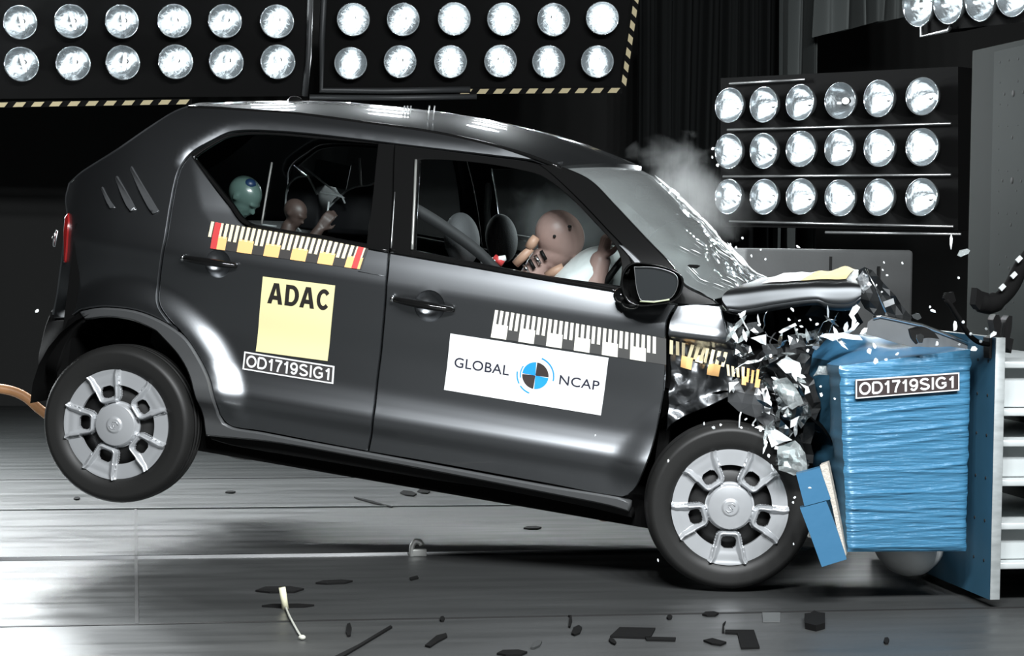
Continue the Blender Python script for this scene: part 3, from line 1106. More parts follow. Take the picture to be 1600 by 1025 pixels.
# wheels --------------------------------------------------------------
def wheel_meshes():
    t = MB()
    pr = [(.205, -.062), (.218, -.078), (.245, -.087), (.272, -.0855), (.276, -.086), (.288, -.079), (.298, -.064), (.3025, -.045), (.3035, -.034), (.298, -.033), (.298, -.027), (.304, -.026), (.3045, -.006), (.299, -.005), (.299, .005), (.3045, .006), (.304, .026), (.298, .027), (.298, .033), (.3035, .034), (.3025, .045), (.298, .064), (.288, .079), (.276, .086), (.272, .0855), (.245, .087), (.218, .078), (.207, .066), (.20, .05)]
    t.lathe(pr, (0, 0, 0), (0, -1, 0), 96)
    d = MB()
    d.lathe([(.202, .05), (.196, .0), (.185, -.02), (.17, .03), (.1, .045), (.06, .05), (0, .05)], (0, 0, 0), (0, -1, 0), 48)
    d.lathe([(.203, -.06), (.17, -.03), (.0, -.03)], (0, 0, 0), (0, -1, 0), 32)
    for k in range(4):
        q = 2*pi*k/4+.5
        d.lathe([(.0, .062), (.009, .062), (.010, .05)], (.055*cos(q), 0, .055*sin(q)), (0, -1, 0), 8)
    # cover: polar height field with openings, petals numbered from angle 0
    NR, NT = 64, 480
    R0, R1 = .0, .2115
    def info(r, th):
        k = round(th/(2*pi/5))
        a = th-k*2*pi/5
        u, rr = r*sin(a), r*cos(a)
        w = .0405+.215*max(0, rr-.085)+.9*max(0, rr-.185)**1.2
        # distance inside a petal whose hub end is rounded
        d1, d2 = w-abs(u), rr-.0845
        R = .022
        d = min(d1, d2) if (d1 > R or d2 > R) else R-sqrt((R-d1)**2+(R-d2)**2)
        return u, rr, w, d
    def hgt(r, th):
        u, rr, w, d = info(r, th)
        if r < .080:
            h = .017+.010*(1-(r/.08)**2)
            if r < .030:
                h = .0268+.004*sm((.030-r)/.004)
            return h
        base = (.0 if r > .150 else -.013)-(.06*(r-.2) if r > .2 else 0)
        if d <= 0:
            return base+.010*sm(1+d/.005)
        ridge = .021*sm(d/.006)*(1-.92*sm((d-.009)/.019))
        return base*(1-sm(d/.012))+max(ridge, .0045*sm((rr-.150)/.03)+.001)-.010*sm((rr-.175)/.036)*sm((w-abs(u))/.03)*0+.004*sm((rr-.19)/.02)
    def hole(r, th):
        u, rr, w, d = info(r, th)
        q = (abs(u)/.0275)**3.2+(abs(rr-.1285)/.0225)**3.2
        return q < 1 or (.090 < r < .151 and d < -.001)
    c = MB()
    vs, idx = [], {}
    for i in range(NR+1):
        r = R0+(R1-R0)*i/NR
        for k in range(NT):
            th = 2*pi*k/NT
            vs.append(Vector((r*cos(th), -(.068+hgt(r, th)), r*sin(th))))
    fs = []
    cells = set()
    for i in range(NR):
        for k in range(NT):
            rm = R0+(R1-R0)*(i+.5)/NR
            tm = 2*pi*(k+.5)/NT
            if hole(rm, tm):
                continue
            cells.add((i, k))
            k2 = (k+1) % NT
            fs.append((i*NT+k, (i+1)*NT+k, (i+1)*NT+k2, i*NT+k2))
    c.add(vs, fs)
    # walls at the openings
    wv, wf = [], []
    def wall(a, b):
        n = len(wv)
        wv.extend([vs[a], vs[b], vs[b]+Vector((0, .016, 0)), vs[a]+Vector((0, .016, 0))])
        wf.append((n, n+1, n+2, n+3))
    for (i, k) in cells:
        k2 = (k+1) % NT
        for di, dk, a, b in ((1, 0, (i+1)*NT+k, (i+1)*NT+k2), (-1, 0, i*NT+k, i*NT+k2), (0, 1, i*NT+k2, (i+1)*NT+k2), (0, -1, i*NT+k, (i+1)*NT+k)):
            j = (i+di, (k+dk) % NT)
            if 0 <= j[0] and j not in cells:
                wall(a, b)
    c.add(wv, wf, 0, False)
    # raised maker's mark on the hub: a slanted S of two strokes
    for P in ([(.013, .012), (.002, .017), (-.011, .008), (.009, -.003)], [(-.013, -.012), (-.002, -.017), (.011, -.008), (-.009, .003)]):
        c.tube([(x, -.0985, z) for x, z in P], .0028, 6)
    out = []
    for n, b, m in (('tyre', t, RUBBER), ('wheel_disc', d, mat('dark_wheel_disc', (.02, .02, .02), .5, .4)), ('wheel_cover', c, SILVER)):
        o = b.build(n, m)
        out.append((n, o.data))
        bpy.data.objects.remove(o)
    return out
WM = wheel_meshes()
def wheel(x, z, near, steer, spin):
    e = bpy.data.objects.new('wheel', None)
    e.empty_display_size = .05
    link(e, car)
    e.location = (x, -.762 if near else .762, z)
    yaw = steer+(0 if near else pi)
    e.rotation_euler = (Matrix.Rotation(yaw, 3, 'Z') @ Matrix.Rotation(-spin, 3, 'Y')).to_euler()
    for n, me in WM:
        link(bpy.data.objects.new(n, me), e)
    return e
wheel(0.0, .24, True, 0, radians(-32+1))
wheel(2.341, .322, True, radians(11), radians(-12))
wheel(0.0, .24, False, 0, 1.)
wheel(2.40, .322, False, 0, 2.)

# door handles ---------------------------------------------------------
def handle(door, pts, cup, cr, tail):
    c = side(*cup)
    b = MB()
    n = 28
    vs, fs = [], []
    rings = 7
    for i in range(rings+1):
        f = i/rings
        for k in range(n):
            q = 2*pi*k/n
            x, z = c.x+cr*f*cos(q), c.y+cr*f*sin(q)
            vs.append((x, -(S(x, z)-.002-.032*(1-f**2.4)), z))
    for i in range(rings):
        for k in range(n):
            k2 = (k+1) % n
            fs.append((i*n+k, (i+1)*n+k, (i+1)*n+k2, i*n+k2))
    b.add(vs, fs)
    b.build('handle_cup', PAINT, door)
    b = MB()
    P = []
    offs = (.004, .026, .034, .036, .034, .026, .006)
    m = len(pts)
    for (x, y), o in zip(pts, offs):
        q = side(x, y)
        P.append((q.x, -(S(q.x, q.y)+o), q.y))
    P = resample(P, .012, closed=False, corner=80)
    L = len(P)
    rr = [.0185*(.72+.28*sin(pi*i/(L-1))) for i in range(L)]
    b.tube(P, rr, 12, flat=.8)
    e = Vector(P[0])
    b.ball(e+Vector((-.002, -.008, 0)), .012, (.7, 1, 1.15), 12, 8, mi=1)
    b.build('door_handle', [BLACK_GLOSS, CHROME], door)
# dish openings in the doors
def lerp_pts(a, b, n=7):
    return [(a[0]+(b[0]-a[0])*i/(n-1), a[1]+(b[1]-a[1])*i/(n-1)) for i in range(n)]
for d, a, b_, cup, cr in ((rear_door, (288, 403), (371, 415), (340, 412), .050), (front_door, (615, 467), (710, 484), (671, 478), .056)):
    handle(d, lerp_pts(a, b_), cup, cr, None)

# stickers on the doors -------------------------------------------------
def _arc(cx, cy, rx, ry, a0, a1, n=14):
    return [(cx+rx*cos(radians(a0+(a1-a0)*i/n)), cy+ry*sin(radians(a0+(a1-a0)*i/n))) for i in range(n+1)]
STROKE = {      # centre lines of plain bold capitals, height 1
    'O': (.98, [_arc(.49, .5, .40, .42, 0, 360, 28)]),
    'D': (.92, [[(.10, .08), (.10, .92)], [(.10, .92), (.42, .92)]+_arc(.42, .5, .40, .42, 90, -90, 18)+[(.10, .08)]]),
    '1': (.56, [[(.36, 0), (.36, .99)], [(.10, .70), (.26, .80), (.37, .95)]]),
    '7': (.76, [[(.06, .92), (.70, .92)], [(.68, .92), (.50, .62), (.38, .32), (.33, 0)]]),
    '9': (.78, [_arc(.38, .66, .28, .26, 0, 360, 22), [(.66, .66)]+_arc(.38, .48, .28, .40, 10, -140, 14)]),
    'S': (.90, [_arc(.44, .70, .32, .22, 25, 200, 14)+[(.30, .56), (.58, .46)]+_arc(.45, .29, .34, .21, 20, -160, 14)]),
    'I': (.30, [[(.15, 0), (.15, 1)]]),
    'G': (1.0, [_arc(.50, .5, .41, .42, 42, 318, 22)+[(.84, .20), (.84, .44)], [(.52, .46), (.91, .46)]]),
}
def stroke_text(body, w=.17):
    vs, fs, x = [], [], 0
    for ch in body:
        adv, paths = STROKE[ch]
        for P in paths:
            P = [Vector(p) for p in P]
            n = len(P)
            b = len(vs)
            closed = (P[0]-P[-1]).length < 1e-4
            for i in range(n):
                t = (P[(i+1) % n if not closed or i < n-1 else 1]-P[i-1 if i else (n-2 if closed else 0)]) if (closed or 0 < i < n-1) else (P[1]-P[0] if i == 0 else P[-1]-P[-2])
                t.normalize()
                nn = Vector((-t.y, t.x))*w/2
                vs += [(x+P[i].x+nn.x, P[i].y+nn.y), (x+P[i].x-nn.x, P[i].y-nn.y)]
            fs += [(b+2*i, b+2*i+1, b+2*i+3, b+2*i+2) for i in range(n-1)]
        x += adv+.07
    W = x-.07
    return [(p[0]/W, p[1]) for p in vs], fs
def text_mesh(body, bold=0., spacing=1.):
    c = bpy.data.curves.new('lettering', 'FONT')
    c.body = body
    c.offset = bold
    c.space_character = spacing
    c.resolution_u = 6
    o = bpy.data.objects.new('lettering', c)
    COL.objects.link(o)
    bpy.context.view_layer.update()
    ev = o.evaluated_get(bpy.context.evaluated_depsgraph_get())
    me = ev.to_mesh()
    me.calc_loop_triangles()
    vs = [v.co.copy() for v in me.vertices]
    fs = [tuple(t.vertices) for t in me.loop_triangles]
    ev.to_mesh_clear()
    bpy.data.objects.remove(o)
    bpy.data.curves.remove(c)
    x0, x1 = min(v.x for v in vs), max(v.x for v in vs)
    y0, y1 = min(v.y for v in vs), max(v.y for v in vs)
    return [((v.x-x0)/(x1-x0), (v.y-y0)/(y1-y0)) for v in vs], fs

class Decal:
    """flat printing carried onto the body side; u to the right, v upwards, 0..1"""
    def __init__(self, corners, surf=None, off=.0025, lift=.0011):
        self.c = corners if isinstance(corners[0], Vector) else sides(corners)
        self.off, self.lift = off, lift
        self.surf = surf or (lambda p, d: Vector((p.x, -(S(p.x, p.y)+d), p.y)))
        self.b = MB()
    def P(self, u, v, layer):
        tl, tr, br, bl = self.c
        p = (bl*(1-u)+br*u)*(1-v)+(tl*(1-u)+tr*u)*v
        return self.surf(p, self.off+self.lift*layer)
    def rect(self, u0, v0, u1, v1, mi, layer=1, n=1, m=1):
        vs = [self.P(u0+(u1-u0)*i/n, v0+(v1-v0)*j/m, layer) for i in range(n+1) for j in range(m+1)]
        self.b.add(vs, [(i*(m+1)+j, (i+1)*(m+1)+j, (i+1)*(m+1)+j+1, i*(m+1)+j+1) for i in range(n) for j in range(m)], mi, True)
    def text(self, body, u0, v0, u1, v1, mi, layer=2, bold=0., spacing=1., strokes=False):
        vs, fs = stroke_text(body) if strokes else text_mesh(body, bold, spacing)
        self.b.add([self.P(u0+(u1-u0)*x, v0+(v1-v0)*y, layer) for x, y in vs], fs, mi, False)
    def sector(self, cu, cv, ru, rv, a0, a1, r_in, mi, layer=2, n=16):
        vs, fs = [], []
        for i in range(n+1):
            a = radians(a0+(a1-a0)*i/n)
            for f in (r_in, 1):
                vs.append(self.P(cu+ru*f*cos(a), cv+rv*f*sin(a), layer))
        for i in range(n):
            fs.append((2*i, 2*i+1, 2*i+3, 2*i+2))
        self.b.add(vs, fs, mi, False)
    def build(self, name, mats, parent, label=None):
        return self.b.build(name, mats, parent, fix=False, label=label)

d = Decal([(411, 432), (524, 446), (512, 564), (400, 549)])
d.rect(0, 0, 1, 1, 0, 0, 12, 12)
def heavy_letter(ch):
    V = Vector
    def arc(cx, cy, rx, ry, a0, a1, n=14):
        return [V((cx+rx*cos(radians(a0+(a1-a0)*i/n)), cy+ry*sin(radians(a0+(a1-a0)*i/n)))) for i in range(n+1)]
    if ch == 'A':
        return [[V(p) for p in ((0, 0), (.33, 1), (.67, 1), (1, 0), (.72, 0), (.66, .2), (.34, .2), (.28, 0))], [V(p) for p in ((.40, .40), (.60, .40), (.5, .76))]]
    if ch == 'D':
        return [[V((0, 0)), *arc(.45, .5, .55, .5, -90, 90), V((0, 1))], [V((.29, .19)), *arc(.45, .5, .25, .31, -90, 90), V((.29, .81))]]
    return [arc(.53, .5, .53, .5, 40, 320, 24)+arc(.53, .5, .25, .30, 322, 38, 22)]
for k, (ch, u0, u1) in enumerate((('A', .095, .305), ('D', .335, .525), ('A', .540, .745), ('C', .770, .945))):
    Vt, Ft = tess(heavy_letter(ch), .5)
    d.b.add([d.P(u0+(u1-u0)*p.x, .66+.275*p.y, 1) for p in Vt], Ft, 1, False)
d.build('sticker', [YELLOW, STICKER_BLACK], rear_door, 'pale yellow square sticker')
d = Decal([(382, 549), (523, 572), (521, 600), (379, 577)])
d.rect(0, 0, 1, 1, 1, 0, 14, 3)
d.rect(.018, .08, .982, .92, 0, 1, 14, 3)
d.text('OD1719SIG1', .035, .17, .965, .84, 1, 2, strokes=True)
d.build('number_sticker', [STICKER_GREY, STICKER_WHITE], rear_door, 'small dark lettered sticker with a white edge')
d = Decal([(704, 521), (951, 559), (939, 649), (694, 609)])
d.rect(0, 0, 1, 1, 0, 0, 24, 10)
d.text('GLOBAL', .045, .425, .395, .60, 1, 1, bold=.006, spacing=1.04)
d.text('NCAP', .715, .415, .965, .58, 1, 1, bold=.006, spacing=1.04)
cu, cv, ru, rv = .562, .50, .083, .232
for k, a0 in enumerate((2, 92, 182, 272)):
    d.sector(cu, cv, ru, rv, a0, a0+86, .03, (3, 2, 3, 2)[k], 1)
for a0, a1 in ((-8, 76), (176, 214), (222, 258)):
    d.sector(cu, cv, ru*1.44, rv*1.44, a0, a1, .93, 2, 1)
d.sector(cu, cv, ru*1.18, rv*1.18, 150, 196, .93, 2, 1)
d.build('sticker', [STICKER_WHITE, STICKER_NAVY, STICKER_BLUE, mat('dark_brown_print', (.045, .035, .033), .5)], front_door, 'large white lettered sticker with a round quartered target')

def ruler(d, periods, mats_block, first=.0, red=False, n0=0):
    d.rect(0, 0, 1, 1, 0, 0, 40, 4)
    p = (1-first*2)/periods
    for k in range(math.ceil(periods)):
        u = first+k*p
        if u+p*.56 > 1.001:
            break
        d.rect(u, 0, u+p*.56, .50, 1, 1, 2, 2)
        for j in range(5):
            a = u+p*(j/5)
            if a+p*.11 > 1: break
            lo = .45 if j < 3 else (.40 if j == 3 else .34)
            d.rect(a, .45 if a < u+p*.55 else .36, a+p*.115, 1, 2, 1, 1, 2)
d = Decal([(337, 347), (577, 386), (565, 421), (329, 388)])
ruler(d, 5.62, None)
b_ = d
d.rect(.0, 0, .042, 1, 3, 2, 2, 2)
d.rect(.935, 0, .972, 1, 3, 2, 2, 2)
d.rect(-.028, .42, -.008, 1, 2, 0, 1, 2)
d.build('ruler_sticker', [RULER_BLACK, ORANGE, CREAM, RULER_RED], rear_door, 'orange and black ruler tape with red ends')
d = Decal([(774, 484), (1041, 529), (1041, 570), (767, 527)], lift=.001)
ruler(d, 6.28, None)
d.build('ruler_sticker', [mat('ruler_black_glare', (.07, .07, .068), .5), RULER_GLARE, RULER_GLARE], front_door, 'orange and black ruler tape painted pale for glare')  # glare on the tape painted into its paler colours

# side mirror swung forward ------------------------------------------------
mo = [(970, 444), (972, 427), (981, 414), (992, 410), (1024, 413), (1054, 422), (1067, 433), (1068, 447), (1061, 464), (1047, 473), (1022, 477), (998, 478), (980, 470)]
mg = [(991, 417), (1024, 418), (1053, 427), (1059, 436), (1057, 452), (1047, 466), (1022, 470), (1001, 470), (995, 452)]
def ring_at(pts, y, s=1., c=None, n=48):
    P = [Vector((car_at(px, py, y).x, car_at(px, py, y).z)) for px, py in pts]
    P = resample(P, .006, corner=60)
    c = c or sum(P, Vector((0, 0)))/len(P)
    k = len(P)
    return [Vector((c.x+(P[int(i*k/n) % k].x-c.x)*s, y, c.y+(P[int(i*k/n) % k].y-c.y)*s)) for i in range(n)]
b = MB()
n = 48
rings = [ring_at(mo, -.960, .93), ring_at(mo, -.968, .97), ring_at(mo, -.962, 1.0), ring_at(mo, -.92, 1.0), ring_at(mo, -.885, .92), ring_at(mo, -.865, .7), ring_at(mo, -.86, .3)]
vs = [p for r in rings for p in r]
fs = [(i*n+k, i*n+(k+1) % n, (i+1)*n+(k+1) % n, (i+1)*n+k) for i in range(len(rings)-1) for k in range(n)]
fs.append([(len(rings)-1)*n+k for k in range(n)])
b.add(vs, fs)
q0, q1 = car_at(972, 462, -.885), car_at(985, 474, -.90)
b.ball(q0, .036, (.9, 1.3, .85), 16, 10)
b.ball(q1, .028, (1.3, 1.1, .8), 16, 10)
b.tube([car_at(978, 474, -.86), car_at(975, 468, -.80)], .026, 10)
sm_o = b.build('side_mirror', BLACK_GLOSS, car)
b = MB()
r0, r1 = ring_at(mg, -.955), ring_at(mg, -.9635)
b.add(r0+[sum(r0, Vector())/n], [(k, (k+1) % n, n) for k in range(n)], 0, False)
b.tube(r1+[r1[0]], .0012, 5, 1, caps=False)
b.tube([car_at(1000, 471, -.966), car_at(1022, 472, -.966), car_at(1046, 468, -.966)], .003, 6, 2)
b.build('mirror_glass', [mat('mirror_face', (.045, .05, .053), .3, .6), STEEL, mat('pale_green_edge', (.45, .5, .33), .4)], sm_o)
b = MB()
for p in ring_at(mo, -.90, .95)[::1]:
    pass
b.ball((2.0, .92, 1.09), .1, (.55, 1, .75), 16, 10)
b.tube([(1.99, .80, 1.03), (1.99, .9, 1.06)], .03, 8)
b.build('side_mirror', BLACK_GLOSS, car)

# bonnet --------------------------------------------------------------------
def loft_lines(lines, n=40):
    out = []
    for pts in lines:
        P = resample([car_at(x, y, yy) for (x, y, yy) in pts], .01, closed=False, corner=50)
        L = [0]
        for i in range(1, len(P)):
            L.append(L[-1]+(P[i]-P[i-1]).length)
        o = []
        for k in range(n):
            s = L[-1]*k/(n-1)
            i = 0
            while i < len(P)-2 and L[i+1] < s:
                i += 1
            f = (s-L[i])/max(1e-9, L[i+1]-L[i])
            o.append(P[i]*(1-f)+P[i+1]*f)
        out.append(o)
    return out
def L(pts, y):
    return [(a, b, y) for a, b in pts]
HL = loft_lines([
    L([(1150, 487), (1185, 486), (1215, 480), (1280, 472), (1293, 479), (1330, 480), (1344, 467)], -.70),
    L([(1140, 484), (1160, 487), (1212, 478), (1280, 470), (1293, 477), (1330, 478), (1345, 465)], -.765),
    L([(1132, 475), (1158, 474), (1205, 467), (1265, 460), (1300, 462), (1336, 461), (1346, 458)], -.757),
    L([(1125, 464), (1156, 462), (1200, 456), (1262, 450), (1300, 450), (1337, 449), (1346, 450)], -.752),
    L([(1140, 450), (1160, 447), (1200, 442), (1262, 440), (1300, 440), (1328, 440), (1340, 441)], -.735),
    L([(1165, 445), (1188, 438), (1214, 434), (1264, 431), (1300, 428), (1332, 426), (1346, 427)], -.35),
    L([(1182, 441), (1206, 429), (1230, 424), (1264, 425), (1300, 419), (1338, 415), (1351, 416)], .0),
    L([(1200, 447), (1222, 440), (1250, 436), (1280, 434), (1320, 430), (1350, 430), (1362, 436)], .45),
])
def hood_pt(u, v, lift=0.):
    f = v*(len(HL)-1)
    i = min(len(HL)-2, int(f))
    t = f-i
    def row(j):
        j = max(0, min(len(HL)-1, j))
        g = u*(len(HL[0])-1)
        a = min(len(HL[0])-2, int(g))
        return HL[j][a]*(1-(g-a))+HL[j][a+1]*(g-a)
    p0, p1, p2, p3 = row(i-1), row(i), row(i+1), row(i+2)
    p = (p0*(1-t)**3+p1*(3*t**3-6*t*t+4)+p2*(-3*t**3+3*t*t+3*t+1)+p3*t**3)/6
    w = max(0, v-.5)*.05
    return p+Vector((0, 0, lift+w*mnoise.noise(Vector((u*8, v*6, 4)))))
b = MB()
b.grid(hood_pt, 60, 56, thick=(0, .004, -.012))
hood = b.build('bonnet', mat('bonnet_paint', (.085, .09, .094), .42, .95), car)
b = MB()
nu = 24
def patch(u, v):
    uu = .27+u*.66-.03*(1-v)
    return hood_pt(uu, .585+v*.25, .004)
b.grid(patch, 24, 10)
for i in range(24*10):
    b.m[i] = 0 if (i//10) < 11 else 1  # left part painted white where glare washes out the yellow
b.build('bonnet_sticker', [STICKER_WHITE, mat('yellow_film', (.74, .58, .24), .6)], hood, label='pale yellow sticker painted white where overexposed')

def crumple(name, pts, y, amp, seed, mats, parent=car, step=.03, freq=14, label=None, tilt=(0, 0), thick=.004, smooth=False):
    P = [Vector((car_at(px, py, y).x, car_at(px, py, y).z)) for px, py in pts]
    c = sum(P, Vector((0, 0)))/len(P)
    V, F = tess([resample(P, step, corner=20)], step)
    def d(p):
        q = Vector((p.x*freq, p.y*freq, seed*3.1))
        n = mnoise.noise(q)+.5*mnoise.noise(q*2.1)
        return Vector((p.x+amp*.35*mnoise.noise(q+Vector((9, 0, 0))), y+amp*n+tilt[0]*(p.x-c.x)+tilt[1]*(p.y-c.y), p.y+amp*.35*mnoise.noise(q+Vector((0, 9, 0)))))
    vs = [d(p) for p in V]
    b = MB()
    b.add(vs, F, 0, smooth)
    b.add([v+Vector((0, thick, 0)) for v in vs], [f[::-1] for f in F], 0, smooth)
    cnt = {}
    for f in F:
        for i in range(len(f)):
            e = (f[i], f[(i+1) % len(f)])
            k = tuple(sorted(e))
            cnt[k] = None if k in cnt else e
    for e in cnt.values():
        if e:
            a, q = e
            b.add([vs[a], vs[q], vs[q]+Vector((0, thick, 0)), vs[a]+Vector((0, thick, 0))], [(0, 1, 2, 3)], 0, False)
    return b.build(name, mats, parent, fix=False, label=label)

crumple('bonnet_front_fold', [(1343, 420), (1352, 417), (1374, 431), (1400, 462), (1427, 498), (1408, 508), (1380, 502), (1352, 484), (1344, 466)], -.42, .05, 3, mat('folded_dark_paint', (.03, .032, .033), .38, .6), step=.03)
b = MB()
b.tube([car_at(1353, 420, -.5), car_at(1368, 450, -.5), car_at(1384, 488, -.5)], .004, 6)
b.build('fold_highlight', CHROME, car)  # chrome line added as the highlight along the fold
crumple('grille_piece', [(1333, 443), (1348, 423), (1357, 430), (1361, 446), (1350, 459), (1340, 452)], -.60, .02, 5, mat('silver_grille', (.45, .47, .48), .3, .7), step=.012, freq=60)
crumple('front_badge_plate', [(1380, 472), (1396, 466), (1398, 475), (1383, 481)], -.55, .005, 6, mat('silver_grille'), step=.02)

# crushed fender ------------------------------------------------------------
cr_a, cr_b = side(1043, 520), side(1134, 530)
def fender_extra(p):
    t = (p.x-cr_a.x)/(cr_b.x-cr_a.x)
    zc = cr_a.y+(cr_b.y-cr_a.y)*t
    low = max(0, zc-p.y)
    q = Vector((p.x*11, p.y*11, 5))
    e = -.045*sm(low/.05)-.10*max(0, low-.05)
    e += (.05*mnoise.noise(q)+.03*mnoise.noise(q*2.2))*sm(low/.08)
    tt = max(0, t-.85)
    return e-.12*tt+.010*sm(1-abs(p.y-zc)/.02)
fender_px = [(1058, 476), (1090, 474), (1126, 477), (1133, 505), (1140, 531), (1152, 548), (1149, 575), (1142, 600), (1136, 624), (1110, 636), (1085, 647), (1062, 657), (1046, 667), (1034, 680), (1039, 640), (1041, 605), (1043, 570), (1043, 520), (1045, 501)]
fender = panel('front_fender', sides(fender_px), PAINT, car, step=.014, extra=fender_extra)
fsurf = lambda p, dd: Vector((p.x, -(S(p.x, p.y)+fender_extra(p)+dd), p.y))
d = Decal([(1044, 530), (1137, 552), (1127, 592), (1042, 570)], surf=fsurf, off=.009)
for k in range(10):
    u = .02+k*.1
    sl = .05 if 3 <= k <= 5 else 0
    d.b.add([d.P(u, .42, 1), d.P(u+.055, .42, 1), d.P(u+.055+sl, .98, 1), d.P(u+sl, .98, 1)], [(0, 1, 2, 3)], 1, False)
    if k in (2, 3, 7, 8):
        d.rect(u, 0, u+.10, .46, 0, 1, 2, 2)
d.rect(.46, .35, .60, .62, 1, 1, 2, 2)
d.build('ruler_sticker', [ORANGE, CREAM], fender, 'torn orange ruler tape')
low_f = crumple('fender_flap', [(1136, 600), (1150, 592), (1172, 596), (1192, 600), (1204, 625), (1209, 662), (1196, 668), (1180, 652), (1156, 642), (1137, 628)], -.82, .03, 12, BARE_AND_SHEEN_GREY, step=.035, freq=9)
d = Decal([Vector((car_at(px, py, -.87).x, car_at(px, py, -.87).z)) for px, py in ((1133, 569), (1190, 578), (1186, 603), (1136, 594))], surf=lambda p, dd: Vector((p.x, -.862-dd+.02*mnoise.noise(Vector((p.x*25, p.y*25, 1))), p.y)))
for k in range(7):
    u = .03+k*.14
    d.rect(u, .3 if k < 4 else .1, u+.075, 1-.05*(k % 3), 1 if k < 4 else 0, 1, 1, 2)
    if k in (3, 6):
        d.rect(u, -.12, u+.14, .4, 0, 1, 2, 2)
d.b.v += []
bz = [v+Vector((0, .003, 0)) for v in d.b.v]
d.b.add(bz, [f for f in d.b.f], 0, False)
d.build('ruler_sticker', [ORANGE, CREAM], low_f, 'loose end of the orange ruler tape')
crumple('fold_glint', [(1190, 607), (1199, 606), (1206, 630), (1203, 648), (1195, 644), (1193, 625)], -.86, .008, 2, WHITE, step=.02)  # white sheets painting the light on the flap's facets
crumple('fold_glint', [(1139, 598), (1156, 596), (1146, 605), (1140, 614)], -.87, .006, 4, WHITE, step=.02)

# crushed front behind the fender -------------------------------------------------
ENG = mat('dark_engine_metal', (.02, .021, .022), .35, .5, var=.6, vscale=14)
MIDG = mat('mid_grey_plastic', (.14, .148, .152), .22, .7)
CLEAR = thin_glass('cracked_clear_plastic', (.75, .8, .8), haze=.25, rough=.05, bump=.4, bscale=40)
WSHARD = mat('white_shard', (.80, .84, .85), .25, 0, coat=.5)
GSHARD = mat('silver_shard', (.55, .58, .59), .16, 1.)
crumple('crushed_engine_bay', [(1122, 478), (1165, 489), (1290, 480), (1342, 470), (1350, 500), (1320, 512), (1290, 540), (1282, 600), (1286, 680), (1262, 742), (1230, 735), (1190, 690), (1150, 650), (1128, 620), (1142, 560)], -.48, .13, 4, ENG, step=.035, freq=8)
crumple('crushed_engine_bay', [(1150, 560), (1200, 545), (1262, 560), (1278, 640), (1266, 730), (1226, 715), (1195, 672), (1206, 640), (1190, 600)], -.66, .09, 9, mat('dull_crushed_metal', (.07, .073, .075), .35, .6, var=.5, vscale=18), step=.026, freq=16)
PIECES = [
    ('white', [(1175, 526), (1197, 524), (1196, 539), (1188, 536)], -.80),
    ('white', [(1217, 520), (1240, 505), (1243, 509), (1221, 522)], -.82),
    ('white', [(1282, 526), (1308, 519), (1344, 525), (1348, 530), (1316, 529), (1300, 534)], -.86),
    ('white', [(1300, 510), (1306, 516), (1318, 536), (1326, 546), (1316, 540), (1304, 526)], -.86),
    ('white', [(1318, 518), (1340, 505), (1342, 508), (1324, 522)], -.86),
    ('white', [(1336, 474), (1343, 479), (1334, 494), (1339, 502), (1328, 513), (1331, 499), (1325, 492)], -.74),
    ('grey', [(1166, 507), (1182, 502), (1193, 517), (1180, 524)], -.78),
    ('grey', [(1231, 522), (1252, 522), (1257, 541), (1235, 546)], -.78),
    ('white', [(1214, 568), (1229, 556), (1248, 567), (1251, 584), (1229, 582)], -.86),
    ('clear', [(1207, 596), (1229, 588), (1247, 611), (1256, 631), (1238, 640), (1219, 622)], -.86),
    ('silver', [(1205, 600), (1225, 595), (1238, 622), (1252, 652), (1238, 660), (1216, 640)], -.78),
    ('white', [(1248, 596), (1263, 603), (1266, 612), (1257, 616), (1259, 606)], -.86),
    ('white', [(1194, 674), (1214, 670), (1237, 688), (1208, 698)], -.88),
    ('clear', [(1216, 699), (1241, 690), (1260, 707), (1260, 733), (1240, 744), (1219, 735)], -.90),
    ('white', [(1222, 706), (1240, 700), (1248, 720), (1230, 732)], -.84),
    ('silver', [(1150, 535), (1172, 540), (1180, 556), (1160, 562), (1148, 552)], -.80),
    ('grey', [(1190, 540), (1216, 536), (1226, 556), (1204, 566)], -.74),
    ('clear', [(1270, 588), (1281, 570), (1312, 575), (1312, 585), (1292, 585)], -.90),
    ('silver', [(1258, 520), (1280, 510), (1292, 528), (1276, 548), (1260, 540)], -.72),
    ('grey', [(1150, 505), (1163, 512), (1156, 530), (1140, 532), (1134, 505)], -.76),
    ('silver', [(1132, 500), (1144, 506), (1158, 548), (1146, 556), (1139, 530)], -.79),
    ('silver', [(1234, 640), (1262, 632), (1270, 652), (1250, 668)], -.80),
    ('silver', [(1180, 655), (1215, 650), (1238, 676), (1205, 690), (1186, 676)], -.78),
    ('white', [(1236, 655), (1248, 650), (1242, 664), (1234, 668)], -.86),
]
PM = {'white': WSHARD, 'grey': MIDG, 'clear': CLEAR, 'silver': GSHARD}
for k, (kind, pts, y) in enumerate(PIECES):
    crumple({'white': 'lamp_fragment', 'grey': 'broken_bracket', 'clear': 'cracked_lens', 'silver': 'torn_metal'}[kind], pts, y, .025, 20+k, PM[kind], step=.018, freq=26)
rc = random.Random(77)
